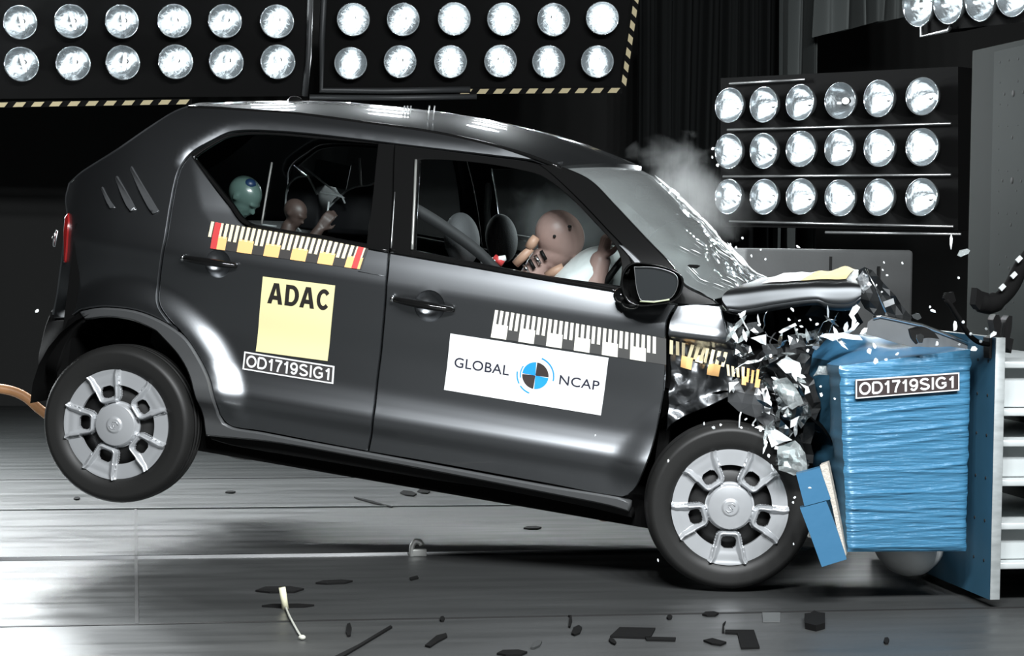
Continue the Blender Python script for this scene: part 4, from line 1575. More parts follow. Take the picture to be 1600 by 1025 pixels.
# twisted strips and wires in the wreck
for k in range(26):
    px, py = rc.uniform(1150, 1330), rc.uniform(495, 690)
    if px > 1262 and py > 540:
        px -= 70
    y = rc.uniform(-.85, -.62)
    P = [car_at(px, py, y)]
    dv = Vector((rc.uniform(-1, 1), rc.uniform(-.5, .5), rc.uniform(-1, 1))).normalized()
    for i in range(5):
        dv = (dv+Vector((rc.uniform(-.6, .6), rc.uniform(-.4, .4), rc.uniform(-.6, .6)))).normalized()
        P.append(P[-1]+dv*rc.uniform(.012, .03))
    MB().tube(P, rc.uniform(.0015, .005), 5, flat=.5).build('torn_strip', rc.choice([GSHARD, WSHARD, MIDG, GSHARD, ENG]), car)

for k in range(64):
    px, py = rc.uniform(1140, 1330), rc.uniform(488, 735)
    if px > 1262 and py > 545:
        px -= 75
    if py > 640 and px < 1185:
        px += 50
    q, wq = rc.uniform(6, 17), rc.uniform(1.5, 4)
    a0 = rc.uniform(0, 3.1)
    ca, sa = cos(a0), sin(a0)
    pts = [(px+ca*i-sa*j, py+sa*i+ca*j) for i, j in ((-q, -wq*.3), (-q*.2, -wq), (q*.6, -wq*.7), (q, wq*.2), (q*.2, wq), (-q*.5, wq*.6))]
    crumple('splinter', pts, rc.uniform(-.90, -.76), .008, 60+k, rc.choice([WSHARD, GSHARD, CLEAR, WSHARD, GSHARD]), step=.012, freq=50, tilt=(rc.uniform(-.9, .9), rc.uniform(-.9, .9)))

# cabin ----------------------------------------------------------------------------
def ccar(px, py, y):
    return car_at(px, py, y)
RY = Matrix.Rotation(radians(-14), 3, 'Y')
for y, near in ((-.37, True), (.37, False)):
    hr = ccar(722, 374, -.37)
    x, z = hr.x, hr.z
    e = bpy.data.objects.new('front_seat', None)
    link(e, car)
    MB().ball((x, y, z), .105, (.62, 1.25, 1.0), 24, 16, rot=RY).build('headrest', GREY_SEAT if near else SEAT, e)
    b = MB()
    for dy in (-.06, .06):
        b.tube([(x-.01, y+dy, z-.08), (x-.04, y+dy, z-.2)], .006, 6)
    b.build('headrest_post', STEEL, e)
    MB().box((x-.13, y, z-.42), (.15, .50, .58), rot=Matrix.Rotation(radians(16), 3, 'Y'), bev=.06).build('backrest', SEAT, e)
    MB().box((x+.05, y, z-.70), (.52, .50, .14), rot=Matrix.Rotation(radians(-8), 3, 'Y'), bev=.05).build('seat_cushion', SEAT, e)
e = bpy.data.objects.new('rear_bench', None)
link(e, car)
MB().box((.12, 0, .78), (.14, 1.22, .56), rot=Matrix.Rotation(radians(16), 3, 'Y'), bev=.05).build('backrest', SEAT, e)
MB().box((.42, 0, .50), (.5, 1.22, .15), bev=.05).build('seat_cushion', SEAT, e)
# seat belt across the near front window
def strap(name, pts, w, m, parent):
    """a flat band through points, w wide upright"""
    P = resample([Vector(p) for p in pts], .03, closed=False, corner=80)
    b = MB()
    vs = []
    for p in P:
        for o in ((0, 0, w/2), (0, 0, -w/2), (0, .003, -w/2), (0, .003, w/2)):
            vs.append(p+Vector(o))
    n = len(P)
    b.add(vs, [(4*i+k, 4*i+(k+1) % 4, 4*i+4+(k+1) % 4, 4*i+4+k) for i in range(n-1) for k in range(4)]+[(0, 1, 2, 3), (4*n-1, 4*n-2, 4*n-3, 4*n-4)])
    return b.build(name, m, parent)
strap('seat_belt', [ccar(640, 322, -.60), ccar(690, 352, -.58), ccar(752, 398, -.55), ccar(800, 450, -.5)], .05, mat('black_webbing', (.018, .018, .019), .7), car)
b = MB()
b.tube([ccar(764, 285, .70), ccar(761, 330, .72), ccar(763, 372, .75)], .016, 8)
b.tube([ccar(776, 366, .76), ccar(810, 371, .77), ccar(850, 378, .78)], .012, 8)
b.build('far_door_trim', mat('pale_inner_trim', (.34, .36, .36), .5), car)
# dashboard, steering wheel, airbags
b = MB()
p0 = ccar(985, 440, -.4)
b.grid(lambda u, v: Vector((1.82+.30*u, -.66+1.32*v, .955+.03*sin(pi*u)-.10*(1-u)**3)), 8, 16, thick=(0, 0, -.28))
b.build('dashboard', BLACK, car)
sw = ccar(962, 432, -.37)
b = MB()
R = Matrix.Rotation(radians(-62), 3, 'Y')
P = [sw+R@Vector((.17*cos(q), .17*sin(q), 0)) for q in [2*pi*i/28 for i in range(29)]]
b.tube(P, .014, 8, caps=False)
b.tube([sw+R@Vector((-.16, 0, 0)), sw+R@Vector((.16, 0, 0))], .018, 6)
b.tube([sw, sw+Vector((.2, 0, -.1))], .03, 8)
b.build('steering_wheel', BLACK, car)
def bag(name, c, s, rot, seed, amp=.018):
    b = MB()
    vs0 = MB().ball((0, 0, 0), 1, (1, 1, 1), 40, 26)
    c = Vector(c)
    vs = []
    for v in vs0.v:
        q = Vector((v.x*s[0], v.y*s[1], v.z*s[2]))
        n = mnoise.noise(q*9+Vector((seed, 0, 0)))+.5*mnoise.noise(q*20+Vector((seed, 3, 0)))
        vs.append(c+rot@(q*(1+amp*5*n)))
    b.add(vs, vs0.f)
    return b.build(name, WHITE_CLOTH, car)
bc = ccar(918, 446, -.37)
bag('driver_airbag', bc, (.115, .22, .20), Matrix.Rotation(radians(38), 3, 'Y'), 3)
bc = ccar(1046, 424, .12)
bag('passenger_airbag', bc, (.155, .26, .225), Matrix.Rotation(radians(25), 3, 'Y'), 8, .006)
b = MB()
mi_ = ccar(1004, 301, -.05)
b.box(mi_, (.03, .2, .055), bev=.012)
b.build('rear_view_mirror', mat('pale_mirror_back', (.35, .38, .37), .4), car)

# child seats in the rear: moulded shells that lift out of the car
def shell_seat(label, pts, y, wide, pipe):
    P = [ccar(px, py, y) for px, py in pts]
    c = sum(P, Vector())/len(P)
    w0 = CAR_M @ c + CAR_O
    t = thing('child_restraint', label, 'child seat', w0, 'child seats in the rear of the car', rot=CAR_M.to_euler())
    R = resample([Vector((p.x-c.x, p.z-c.z)) for p in P], .02, corner=60)
    n = len(R)
    b = MB()
    secs = [(0, .90), (.02, .98), (.06, 1.0), (wide-.06, 1.0), (wide-.02, .98), (wide, .9)]
    vs = [Vector((q.x*s, d, q.y*s)) for d, s in secs for q in R]
    fs = [(i*n+k, i*n+(k+1) % n, (i+1)*n+(k+1) % n, (i+1)*n+k) for i in range(len(secs)-1) for k in range(n)]
    fs += [list(range(n)), [(len(secs)-1)*n+k for k in range(n)]]
    b.add(vs, fs)
    b.build('shell', mat('black_shell', (.008, .008, .009), .6, spec=.12), t)
    b = MB()
    Q = resample([Vector((ccar(px, py, y).x-c.x, -.002, ccar(px, py, y).z-c.z)) for px, py in pipe], .01, closed=False, corner=70)
    b.tube(Q, .0045, 6)
    b.build('piping', mat('silver_piping', (.5, .53, .53), .3, .5), t)
    return t
shell_seat('black child seat shell with silver edging behind the rear window, nearer the rear pillar', [(446, 356), (445, 318), (450, 292), (463, 278), (481, 275), (490, 290), (497, 306), (500, 362)], -.12, .34, [(446, 325), (450, 292), (463, 278), (481, 275), (490, 292), (496, 304)])
shell_seat('black child seat shell with silver edging behind the rear window, nearer the front door', [(508, 366), (514, 318), (540, 297), (556, 291), (580, 289), (594, 300), (600, 372)], -.14, .36, [(512, 326), (541, 299), (556, 292), (578, 289), (592, 283)])
b = MB()
for pts in ([(472, 258), (505, 285), (538, 310)], [(500, 301), (520, 304), (535, 308), (539, 318)], [(514, 315), (511, 340), (507, 352)], [(562, 247), (563, 270), (564, 290)], [(455, 344), (470, 362)], [(455, 344), (452, 358)], [(409, 351), (432, 354)]):
    b.tube([ccar(x, y, -.2) for x, y in pts], .0042, 6)
b.build('seat_strap', mat('pale_strap', (.42, .44, .44), .4), car)
MB().box(ccar(518, 272, .05), (.15, .01, .10), rot=Matrix.Rotation(radians(4), 3, 'Y')).build('far_window_pane', mat('smoky_pane', (.02, .026, .026), .25), car)  # smoky pane put in for the far door glass

# dummies -----------------------------------------------------------------------
def capsule(mb, a, b, ra, rb, seg=16):
    a, b = Vector(a), Vector(b)
    mb.tube([a, a.lerp(b, .33), a.lerp(b, .66), b], [ra, ra+(rb-ra)*.33, ra+(rb-ra)*.66, rb], seg)
    mb.ball(a, ra, seg=seg, rings=10)
    mb.ball(b, rb, seg=seg, rings=10)
def body(name, mb, m, parent, voxel=.007, smooth=3, extra=None):
    """one continuous skin over the shaped volumes"""
    o = mb.build(name, m)
    md = o.modifiers.new('skin', 'REMESH')
    md.mode = 'VOXEL'
    md.voxel_size = voxel
    md.use_smooth_shade = True
    if smooth:
        s = o.modifiers.new('even', 'SMOOTH')
        s.iterations = smooth
        s.factor = .5
    bpy.context.view_layer.update()
    me = bpy.data.meshes.new_from_object(o.evaluated_get(bpy.context.evaluated_depsgraph_get()))
    me.name = name
    old = o.data
    o.modifiers.clear()
    o.data = me
    if not me.materials:
        me.materials.append(m)
    for p in me.polygons:
        p.use_smooth = True
    bpy.data.meshes.remove(old)
    o.parent = parent
    o.location = (0, 0, 0)
    return o
def head(mb, c, r, face, up, ears=True):
    """a bald head: cranium, jaw, brow, nose, ears; face: the way it looks"""
    f = Vector(face).normalized()
    u = Vector(up)
    u = (u-f*u.dot(f)).normalized()
    s = u.cross(f)
    R = Matrix((f, s, u)).transposed()
    c = Vector(c)
    mb.ball(c+R@Vector((-.10*r, 0, .12*r)), r, (1.05, .80, .92), 28, 20, rot=R)
    mb.ball(c+R@Vector((.30*r, 0, -.30*r)), r*.78, (.82, .80, 1.0), 24, 16, rot=R)
    mb.ball(c+R@Vector((.50*r, 0, -.80*r)), r*.40, (.9, 1.15, .7), 18, 12, rot=R)
    mb.ball(c+R@Vector((.88*r, 0, .10*r)), r*.2, (.7, 2.6, .6), 16, 10, rot=R)
    mb.tube([c+R@Vector((.90*r, 0, .0)), c+R@Vector((1.10*r, 0, -.34*r)), c+R@Vector((.92*r, 0, -.40*r))], [.07*r, .13*r, .10*r], 10)
    mb.ball(c+R@Vector((.86*r, 0, -.62*r)), r*.15, (.7, 2.0, .6), 12, 8, rot=R)
    for k in (-1, 1) if ears else ():
        mb.ball(c+R@Vector((-.02*r, k*.80*r, -.12*r)), r*.22, (.8, .35, 1.2), 12, 8, rot=R)
    return R
def hand(mb, wrist, d, palm_n, s=1., curl=1.2):
    """palm, four fingers of unequal length bent towards the palm, and a thumb from its side"""
    d = Vector(d).normalized()
    n = Vector(palm_n)
    n = (n-d*n.dot(d)).normalized()
    sd = d.cross(n)
    w = Vector(wrist)
    for k in (-1, 0, 1):
        capsule(mb, w+d*.012*s+sd*k*.016*s, w+d*.085*s+sd*k*.026*s, .016*s, .014*s, 10)
    for k, ln in enumerate((.070, .080, .075, .058)):
        off = (k-1.5)*.0205*s
        p = w+d*.090*s+sd*off
        dirv = d.copy()
        for j, fr in enumerate((.45, .32, .23)):
            ang = curl*(.35+.35*j)
            dirv = (Matrix.Rotation(ang, 3, sd) @ dirv) if (Matrix.Rotation(ang, 3, sd) @ dirv).dot(n) > dirv.dot(n) else (Matrix.Rotation(-ang, 3, sd) @ dirv)
            q = p+dirv*ln*fr*s*1.15
            capsule(mb, p, q, (.0098-.0008*j)*s, (.0092-.0010*j)*s, 8)
            p = q
    p = w+d*.030*s-sd*.026*s
    q = p+(d*.55-sd*.65+n*.35).normalized()*.040*s
    r = q+(d*.8-sd*.05+n*.45).normalized()*.034*s
    capsule(mb, p, q, .0125*s, .0108*s, 8)
    capsule(mb, q, r, .0105*s, .0088*s, 8)

# driver dummy thrown forward into the airbag
hc = ccar(873, 374, -.37)
t = thing('crash_test_dummy', 'pinkish brown adult crash test dummy slumped face down into the airbag at the wheel', 'dummy', CAR_M @ Vector((1.2, -.37, .42))+CAR_O, rot=CAR_M.to_euler())
O_ = Vector((1.2, -.37, .42))
m = MB()
h = hc-O_
face = Vector((.62, .32, -.72))
up = Vector((.72, .15, .60))
head(m, h, .100, face, up, False)
neck0 = h+Vector((-.055, .0, -.085))
chest = Vector((.16, 0, .36))
capsule(m, neck0, chest+Vector((.02, 0, .10)), .046, .055)
for dy in (-.09, 0, .09):
    capsule(m, (0, dy, .06), chest+Vector((0, dy*1.1, 0)), .115, .125, 18)
shl = chest+Vector((.02, -.185, .07))
shr = chest+Vector((.02, .185, .07))
capsule(m, chest+Vector((.01, -.1, .08)), shl, .065, .058)
capsule(m, chest+Vector((.01, .1, .08)), shr, .065, .058)
# near arm: elbow low, forearm upright, hand raised in front of the bag
wr = ccar(938, 408, -.53)-O_
el = ccar(918, 478, -.54)-O_
capsule(m, shl, el, .050, .042)
capsule(m, el, wr, .050, .040)
hand(m, wr-Vector((0, 0, .01)), (.12, .03, 1), (.9, .45, 0), 1.1, 1.9)
# far arm reaching over the wheel
el2 = shr+Vector((.22, .05, -.06))
wr2 = el2+Vector((.20, -.04, .10))
capsule(m, shr, el2, .050, .042)
capsule(m, el2, wr2, .042, .030)
hand(m, wr2, (.8, -.3, .4), (0, -.8, -.4), 1.0, 1.2)
for dy in (-.11, .11):
    kn = Vector((.46, dy*1.25, .10))
    capsule(m, (0, dy*.8, .04), kn, .085, .060)
    ank = kn+Vector((.20, 0, -.34))
    capsule(m, kn, ank, .058, .040)
    capsule(m, ank, ank+Vector((.17, 0, .03)), .042, .034)
dm = body('body', m, SKIN, t, .006, 2)
# dark pin holes in the side of the head, steel neck links, joint bracket
b = MB()
for px, py in ((866, 369), (889, 354)):
    p = ccar(px, py, -.37-.092)-O_
    b.lathe([(0, 0), (.0055, 0), (.0055, .03), (0, .03)], p, (0, 1, 0), 12)
b.build('pin_hole', HOLE, t)
b = MB()
for k in range(4):
    p = ccar(822+k*9, 420-k*7, -.43)-O_
    b.tube([p+Vector((-.012, 0, .016)), p+Vector((.012, 0, -.016))], .0075, 8, k % 2)
b.build('neck_link', [CHROME, BLACK], t)
b = MB()
for a, c_, r in (((838, 370), (826, 388), .020), ((830, 388), (805, 413), .018), ((853, 431), (880, 417), .018)):
    p, q = ccar(*a, -.46)-O_, ccar(*c_, -.46)-O_
    b.tube([p, p.lerp(q, .5), q], [r*.8, r, r*.9], 10)
b.build('shoulder_bracket', mat('tan_bracket', (.45, .27, .19), .5), t)
b = MB()
p, q = ccar(752, 411, -.46)-O_, ccar(790, 403, -.46)-O_
b.tube([p, p.lerp(q, .4), q], [.010, .013, .011], 8, 0)
b.tube([ccar(772, 402, -.46)-O_, ccar(786, 412, -.46)-O_], .014, 8, 1)
b.build('cable_connector', [WHITE, RULER_RED], t)

# child dummies in the rear
def child(label, m_, hpx, y, r, face, fist=None):
    hcw = ccar(*hpx, y)
    t = thing('child_dummy', label, 'dummy', CAR_M @ (hcw-Vector((0, 0, .4)))+CAR_O, 'child dummies in the rear of the car', rot=CAR_M.to_euler())
    h = Vector((0, 0, .4))
    m = MB()
    head(m, h, r, face, (0, 0, 1))
    capsule(m, h+Vector((-.02, 0, -.06)), (-.03, 0, .27), .030, .036)
    for dy in (-.045, .045):
        capsule(m, (-.02, dy, .06), (-.03, dy, .24), .065, .068)
    for k in (-1, 1):
        s_ = Vector((-.02, k*.11, .26))
        if fist and k < 0:
            e_ = s_+Vector((.10, -.02, -.02))
            w_ = s_+Vector((.16, -.01, .09))
        else:
            e_ = s_+Vector((.09, k*.01, -.11))
            w_ = e_+Vector((.12, 0, .03))
        capsule(m, s_, e_, .034, .028)
        capsule(m, e_, w_, .028, .020)
        hand(m, w_, w_-e_, (0, -k, .1), .62, 1.4)
        kn = Vector((.22, k*.07, .06))
        capsule(m, (0, k*.06, .05), kn, .052, .040)
        capsule(m, kn, kn+Vector((.08, 0, -.13)), .038, .028)
        capsule(m, kn+Vector((.08, 0, -.13)), kn+Vector((.17, 0, -.12)), .026, .022)
    body('body', m, m_, t, .006, 2)
    return t
tc = child('teal headed child dummy seen through the small rear quarter pane', TEAL, (383, 306), -.28, .072, (.75, -.2, -.6))
MB().ball(Vector((.022, -.022, .448)), .027, (1, 1, .9), 16, 10).build('blue_marker', mat('navy_marker', (.01, .03, .08), .4), tc)
child('small brown child dummy low in the rear window with one arm bent up', BROWN, (462, 332), -.36, .050, (.8, -.3, -.4), True)

# ------------------------------------------------------------------ number plate on the barrier
def plate_pt(u, v, layer):
    tl, tr, br, bl = [atY(x, y, NY-.018) for x, y in ((1337, 593), (1499, 582), (1499, 610), (1337, 623))]
    p = (bl*(1-u)+br*u)*(1-v)+(tl*(1-u)+tr*u)*v
    return p+Vector((0, -.0012*layer, 0))
class FlatDecal(Decal):
    def __init__(self):
        self.b = MB()
    def P(self, u, v, layer):
        return plate_pt(u, v, layer)
d = FlatDecal()
d.rect(0, 0, 1, 1, 1, 0)
d.rect(.012, .07, .988, .93, 0, 1)
d.text('OD1719SIG1', .03, .17, .955, .83, 1, 2, strokes=True)
d.rect(0, 0, 1, 1, 0, -6)
d.b.build('number_plate', [mat('dark_brown_plate', (.035, .024, .024), .5), STICKER_WHITE], bar_t, bar_t.location, fix=False)

# ------------------------------------------------------------------ small things about the wreck
rz = random.Random(11)
def chip(name, px, py, Y, size, m, label, cat, group, asp=1., rot=0., th=.004, n=6, parent=None):
    """one broken flake in the air at its own distance"""
    c = atY(px, py, Y)
    R = Matrix.Rotation(rz.uniform(-.5, .5), 3, 'X') @ Matrix.Rotation(rot, 3, 'Y')
    b = MB()
    pts = []
    for i in range(n):
        q = 2*pi*i/n+rz.uniform(-.3, .3)
        k = rz.uniform(.6, 1.1)*size/2
        pts.append(c+R@Vector((cos(q)*k*asp, -th/2, sin(q)*k/asp)))
    b.prism(pts, R@Vector((0, th, 0)))
    o = b.build(name, m, None, c)
    return tag(o, label, cat, group)
FLY = [(1114, 232, 5), (1113, 246, 4), (1121, 258, 5), (1130, 292, 4), (1046, 301, 4), (1160, 372, 4), (1189, 390, 3), (1247, 386, 5), (1174, 400, 4), (1150, 387, 4), (1141, 382, 4), (1196, 405, 3), (1379, 422, 3), (1386, 430, 4), (1369, 446, 3), (1378, 456, 3), (1381, 410, 3), (1453, 480, 4), (1458, 486, 7), (1498, 434, 4), (1410, 411, 4), (1238, 484, 6), (1233, 500, 4), (1249, 501, 4), (1252, 510, 5), (1276, 507, 6), (1245, 515, 4), (1266, 499, 4), (1246, 532, 5), (1232, 498, 3), (1366, 540, 8), (1358, 549, 9), (1368, 564, 9), (1384, 562, 5), (1402, 553, 6), (1521, 545, 10), (1541, 514, 5), (1464, 537, 7), (1499, 538, 4), (1283, 617, 6), (1304, 623, 4), (1282, 604, 4), (1044, 720, 4), (1028, 875, 4), (1242, 777, 4), (1239, 785, 4), (1240, 850, 3), (1265, 762, 4), (58, 486, 5), (930, 680, 3), (1186, 508, 6), (1204, 556, 6), (1262, 548, 6), (1212, 604, 6), (1226, 650, 6), (1196, 690, 6), (1213, 700, 7), (1201, 712, 6), (1188, 672, 5), (1176, 664, 4), (1165, 655, 4), (1158, 668, 4), (1100, 662, 4), (1115, 668, 5), (1126, 664, 4)]
for (px, py, s) in FLY:
    Y = 6.82 if px > 1300 and py > 540 else (6.9 if px > 1000 else 7.3)
    place = 'over the buckled bonnet' if py < 480 and px < 1420 else ('around the crushed front corner' if px < 1310 and py > 480 and px > 1090 else ('beside the blue barrier' if px >= 1310 else 'beside the car'))
    chip('glass_fragment', px, py, Y, s*Y/FPX*1.15, WSHARD, 'tiny bright glass fragment in the air '+place, 'fragment', 'flying glass fragments '+place, rz.uniform(.7, 1.5), rz.uniform(0, 3))
for (px, py, s, asp, rot, lab, m) in ((1486, 377, 13, 2.2, 1.45, 'long white sliver in the air below the sideways lamp bank', WSHARD), (1505, 395, 16, 1.5, -.4, 'curled clear flake in the air beside the impact wall', CLEAR), (1432, 494, 13, 1.2, .3, 'round silver piece in the air over the torn facing', GSHARD), (1437, 529, 16, 1.0, .8, 'grey flake with a dark tail in front of the torn facing', GSHARD), (1492, 508, 12, .7, .1, 'bright bent clip in the air by the rubber seal', WSHARD), (1350, 517, 13, .8, .6, 'white wedge in the air at the barrier corner', WSHARD), (1552, 522, 12, 1.6, -.5, 'small pale tab by the top of the backing plate', WSHARD), (1085, 416, 12, 1.8, 0, 'small dark speck in the air above the bonnet', BLACK)):
    chip('fragment', px, py, 6.8, s*6.8/FPX*1.1, m, lab, 'fragment', None, asp, rot)

# dark fins and rubber pieces thrown up at the barrier
def px_prism(name, pts, Y, th, m, label, cat, rnd=True):
    P = [Vector((atY(x, y, Y).x, atY(x, y, Y).z)) for x, y in pts]
    if rnd:
        P = resample(P, .008, corner=50)
    b = MB()
    b.prism([(p.x, Y, p.y) for p in P], (0, th, 0))
    c = sum(P, Vector((0, 0)))/len(P)
    zc = min(p.y for p in P)
    o = b.build(name, m, None, (c.x, Y, zc))
    return tag(o, label, cat)
px_prism('plastic_shard', [(1420, 513), (1441, 510), (1458, 518), (1468, 530), (1455, 528), (1443, 529), (1432, 538), (1424, 528)], 6.85, .01, BLACK, 'black jagged plastic shard in front of the torn facing', 'fragment')
b = MB()
P = [atY(x, y, 6.92) for x, y in ((1478, 468), (1486, 478), (1492, 488), (1500, 500), (1508, 515), (1518, 527), (1530, 535), (1545, 538))]
P = resample(P, .01, closed=False)
b.tube(P, .0145, 8, 0, flat=.6)
for i in range(8, len(P), 4):
    b.ball(P[i]+Vector((0, -.013, .004)), .0062, seg=8, rings=5, mi=1)
tag(b.build('rubber_seal', [DARK, WSHARD], None, P[-1]), 'black curved rubber seal with white studs above the barrier', 'seal')
px_prism('rubber_seal_end', [(1475, 466), (1478, 458), (1490, 456), (1494, 470), (1484, 478)], 6.92, .02, DARK, 'dark grey clip at the upper end of the rubber seal', 'clip')
px_prism('mounting_strap', [(1552, 500), (1556, 492), (1561, 492), (1565, 505), (1563, 525), (1568, 530), (1570, 520), (1572, 500), (1577, 493), (1582, 494), (1581, 512), (1578, 528), (1584, 530), (1580, 552), (1576, 545), (1566, 538), (1560, 560), (1546, 560), (1545, 528), (1556, 524)], 6.93, .05, BLACK, 'black forked strap standing on top of the backing plate', 'strap')
b = MB()
P = [atY(x, y, 6.7) for x, y in ((1531, 472), (1545, 476), (1562, 468), (1580, 448), (1594, 420), (1612, 396), (1640, 370))]
P = resample(P, .012, closed=False)
n = len(P)
b.tube(P, [.027 if i > n*.18 else .034 for i in range(n)], 12, 0)
for px, py in ((1566, 449), (1584, 430), (1592, 405)):
    c = atY(px, py, 6.665)
    b.box(c, (.022, .008, .014), rot=Matrix.Rotation(radians(-45), 3, 'Y'), mi=1)
b.prism([atY(x, y, 6.68) for x, y in ((1524, 476), (1527, 450), (1534, 455), (1545, 458), (1545, 482), (1530, 484))], (0, .05, 0), 0)
tag(b.build('cable_sleeve', [DARK, mat('pale_patch', (.4, .42, .42), .5)], None, P[0]), 'thick black sleeve with pale patches in front of the impact wall', 'cable')
# pale rounded piece under the barrier
b = MB()
c = atY(1420, 862, 7.35)
dome = []
for v in MB().ball((0, 0, 0), 1, (1, 1, 1), 28, 18).v:
    n_ = 1+.05*mnoise.noise(v*2.3)
    dome.append(c+Vector((.120*v.x*n_*(1+.10*v.z), .15*v.y, .012+.100*v.z*n_)))
b.add(dome, MB().ball((0, 0, 0), 1, (1, 1, 1), 28, 18).f)
tag(b.build('bumper_fragment', mat('pale_grey_plastic', (.60, .62, .61), .35), None, (c.x, c.y, c.z-.1)), 'pale rounded bumper fragment hanging below the blue barrier', 'fragment')
# orange data cable at the rear of the car
b = MB()
P = [atY(x, y, 9.6) for x, y in ((-60, 604), (-20, 606), (5, 608), (25, 613), (42, 622), (60, 638), (90, 660))]+[CAR_M @ Vector(q)+CAR_O for q in ((-.24, .25, .22), (-.10, .25, .20))]
b.tube(resample(P, .02, closed=False), .022, 10)
tag(b.build('orange_cable', mat('orange_sheath', (.72, .36, .16), .45), None, P[3]), 'thick orange cable trailing behind the rear bumper', 'cable')
# hook on the floor rail, peg with a wire
c = atZ(650, 869)
b = MB()
sc_ = c.y/FPX
P = [c+Vector((dx*sc_, 0, dz*sc_)) for dx, dz in ((-6, -1), (-7, 8), (-6, 17), (-1, 24), (6, 23), (9, 18))]
b.tube(resample(P, .006, closed=False), .011, 8)
b.box(c+Vector((.012, 0, .014)), (.06, .02, .03), bev=.004)
tag(b.build('floor_hook', mat('pale_hook', (.5, .51, .49), .4, .5), None, c), 'pale steel hook standing on the bright floor rail', 'hook')
c0 = atZ(446, 952)
b = MB()
top = c0+Vector((-.012, .0, .075))
b.tube([c0, top], .012, 10, 0)
W = [c0+Vector((0, -.01, .008)), atZ(452, 962, .01), atZ(460, 977, .008), atZ(468, 991, .006), atZ(471, 995, .006)]
b.tube(resample(W, .02, closed=False), .004, 6, 1)
b.ball(atZ(472, 996, .008), .012, (1, 1, .7), 10, 6, mi=1)
tag(b.build('marker_peg', [mat('pale_yellow_peg', (.72, .70, .50), .5), mat('pale_wire', (.5, .5, .44), .5)], None, c0), 'pale yellow peg with a thin wire on the floor in front', 'peg')

# black scraps lying on the floor, and a dark sheet as the peg's shadow
SCR = mat('black_scrap', (.008, .008, .008), .85, spec=.08)
def scrap(pts, label, group=None, m=None, th=.006):
    P = [atZ(x, y) for x, y in pts]
    c = sum(P, Vector())/len(P)
    b = MB()
    b.prism([p+Vector((0, 0, .001)) for p in P], (0, 0, th))
    return tag(b.build('scrap', m or SCR, None, c), label, 'scrap', group)
def dash(px, py, w, h, sl=0.):
    return [(px-w/2, py+sl*w/2+h*.2), (px-w*.3, py+sl*w*.3-h*.4), (px+w*.2, py-sl*w*.2-h*.5), (px+w/2, py-sl*w/2-h*.1), (px+w*.3, py-sl*w*.3+h*.45), (px-w*.2, py+sl*w*.2+h*.5)]
NF = 'scattered over the front floor'
scrap(dash(522, 911, 58, 5, .03), 'long thin black scrap on the floor right of the yellow peg')
scrap(dash(437, 923, 76, 9), 'flat black sheet painted as shadow behind the top of the yellow peg')  # dark sheet laid on the floor as the peg's shadow
scrap(dash(450, 948, 82, 4), 'thin black strip crossing the foot of the yellow peg')
scrap(dash(545, 986, 9, 20), 'upright oval black scrap right of the wire end')
scrap(dash(638, 772, 26, 7, -.15), 'larger of two dark scraps under the middle of the sill')
scrap(dash(662, 769, 20, 6, -.1), 'smaller of two dark scraps under the middle of the sill')
scrap([(549, 737), (562, 739), (578, 737), (588, 742), (575, 748), (562, 744)], 'forked dark scrap on the floor just below the sill')
scrap([(553, 778), (580, 784), (600, 790), (614, 793), (612, 794), (584, 788), (556, 780)], 'thin slanted sliver on the pale floor strip')
scrap(dash(832, 826, 28, 4), 'thin dark scrap on the bright strip near the front wheel')
scrap([(664, 1011), (682, 996), (697, 992), (699, 997), (684, 1005), (672, 1013)], 'wedge shaped black scrap, lower middle of the front floor')
scrap([(520, 1030), (560, 1010), (610, 980), (613, 982), (570, 1008), (530, 1032)], 'long slanted dark sliver across the front floor')
scrap([(888, 981), (890, 966), (888, 964), (893, 964), (894, 972), (891, 982)], 'curved black scrap standing out by the floor groove')
scrap(dash(901, 987, 17, 13, .3), 'oval black scrap beside the curved one')
scrap([(953, 997), (968, 983), (1024, 984), (1016, 999)], 'black rectangular scrap on the front floor')
scrap([(1008, 998), (1056, 999), (1055, 1003), (1010, 1002)], 'thin black bar leaning out from the rectangular scrap')
scrap(dash(957, 1004, 12, 7, -.5), 'tiny black scrap left of the thin black bar')
scrap(dash(800, 1022, 48, 8), 'black scrap cut by the bottom edge of the picture')
scrap(dash(838, 1009, 18, 9, .4), 'small grey black scrap in the lower middle', m=mat('dark_grey_scrap', (.04, .042, .042), .5))
scrap(dash(691, 969, 8, 7), 'tiny scrap on the groove below the middle of the car')
scrap(dash(1046, 966, 9, 6), 'tiny scrap below the front tyre')
scrap(dash(1110, 961, 26, 6), 'low black scrap on the groove under the front wheel')
scrap([(1099, 1003), (1113, 1000), (1135, 1006), (1126, 1010), (1112, 1008)], 'lens shaped black scrap below the front wheel')
scrap([(1133, 987), (1178, 987), (1187, 1014), (1158, 1015), (1152, 992), (1133, 991)], 'bent black flag shaped scrap below the wheel')
scrap([(1128, 990), (1129, 978), (1134, 973), (1131, 980), (1132, 990)], 'thin curled scrap at the corner of the flag shaped scrap')
scrap([(1192, 973), (1191, 960), (1219, 960), (1219, 973)], 'grey square scrap right of the front wheel', m=mat('mid_grey_scrap', (.09, .095, .095), .5))
scrap([(1258, 983), (1257, 968), (1266, 967), (1272, 963), (1279, 966), (1289, 967), (1289, 983), (1275, 987)], 'black blocky scrap on the floor left of the barrier foot', th=.02)
scrap(dash(1385, 1003, 9, 9), 'tiny black scrap in the dark below the barrier')
scrap([(640, 905), (652, 902), (654, 905), (642, 908)], 'tiny dark scrap on the floor below the hook')
scrap(dash(120, 780, 10, 4), 'tiny dark scrap on the pale strip under the raised rear wheel')
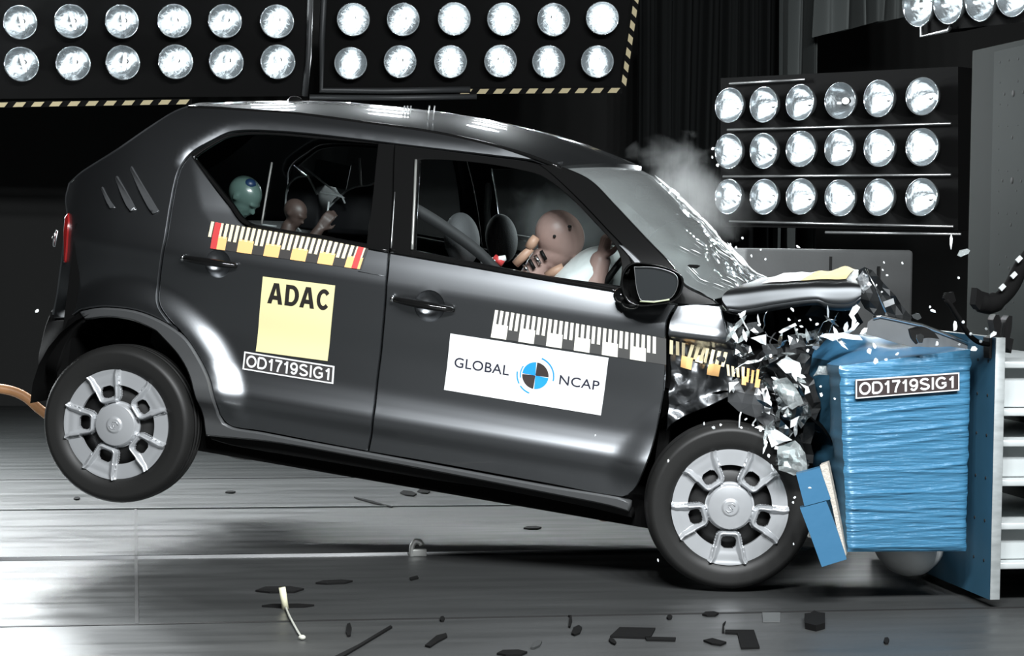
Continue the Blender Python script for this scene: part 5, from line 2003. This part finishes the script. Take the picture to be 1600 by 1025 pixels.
scrap(dash(360, 770, 16, 3), 'thin dark scrap on the pale strip right of the rear wheel')

# ------------------------------------------------------------------ smoke
def smoke(name, label, c, r, dens, seed, rot=None, freq=5.):
    m = bpy.data.materials.new(name)
    m.use_nodes = True
    nt = m.node_tree
    nt.nodes.remove(nt.nodes['Principled BSDF'])
    out = nt.nodes['Material Output']
    sc = nt.nodes.new('ShaderNodeVolumeScatter')
    sc.inputs['Color'].default_value = (.9, .93, .93, 1)
    sc.inputs['Anisotropy'].default_value = .2
    tc = nt.nodes.new('ShaderNodeTexCoord')
    n = nt.nodes.new('ShaderNodeTexNoise')
    n.inputs['Scale'].default_value = freq
    n.inputs['Detail'].default_value = 4
    ad = nt.nodes.new('ShaderNodeVectorMath')
    ad.operation = 'ADD'
    ad.inputs[1].default_value = (seed, seed*2, 0)
    nt.links.new(tc.outputs['Object'], ad.inputs[0])
    nt.links.new(ad.outputs[0], n.inputs['Vector'])
    ln = nt.nodes.new('ShaderNodeVectorMath')
    ln.operation = 'LENGTH'
    dv = nt.nodes.new('ShaderNodeVectorMath')
    dv.operation = 'DIVIDE'
    dv.inputs[1].default_value = r
    nt.links.new(tc.outputs['Object'], dv.inputs[0])
    nt.links.new(dv.outputs[0], ln.inputs[0])
    n.inputs['Roughness'].default_value = .55
    n.inputs['Distortion'].default_value = .6
    p2 = nt.nodes.new('ShaderNodeMath')        # the cloud thins outwards and its edge follows the noise
    p2.operation = 'POWER'
    p2.inputs[1].default_value = 1.6
    nt.links.new(ln.outputs['Value'], p2.inputs[0])
    m3 = nt.nodes.new('ShaderNodeMath')
    m3.operation = 'MULTIPLY_ADD'
    m3.inputs[1].default_value = -.42
    m3.inputs[2].default_value = -.22
    nt.links.new(p2.outputs[0], m3.inputs[0])
    a = nt.nodes.new('ShaderNodeMath')
    a.operation = 'ADD'
    a.use_clamp = True
    nt.links.new(m3.outputs[0], a.inputs[0])
    nt.links.new(n.outputs['Fac'], a.inputs[1])
    e = nt.nodes.new('ShaderNodeMath')
    e.operation = 'MULTIPLY'
    e.inputs[1].default_value = dens
    nt.links.new(a.outputs[0], e.inputs[0])
    nt.links.new(e.outputs[0], sc.inputs['Density'])
    nt.links.new(sc.outputs[0], out.inputs['Volume'])
    b = MB().ball(c, 1, r, 24, 16)
    o = b.build(name, m, None, c)
    return tag(o, label, 'smoke', None, 'stuff')
smoke('smoke', 'grey smoke puff rising past the windscreen in front of the dark curtain', at(1062, 318, 9.1), (.36, .28, .32), 6.0, 2.0)
smoke('smoke', 'thin airbag smoke inside the car behind the driver dummy', CAR_M @ car_at(885, 345, .15)+CAR_O, (.31, .29, .23), 6.5, 5.0)
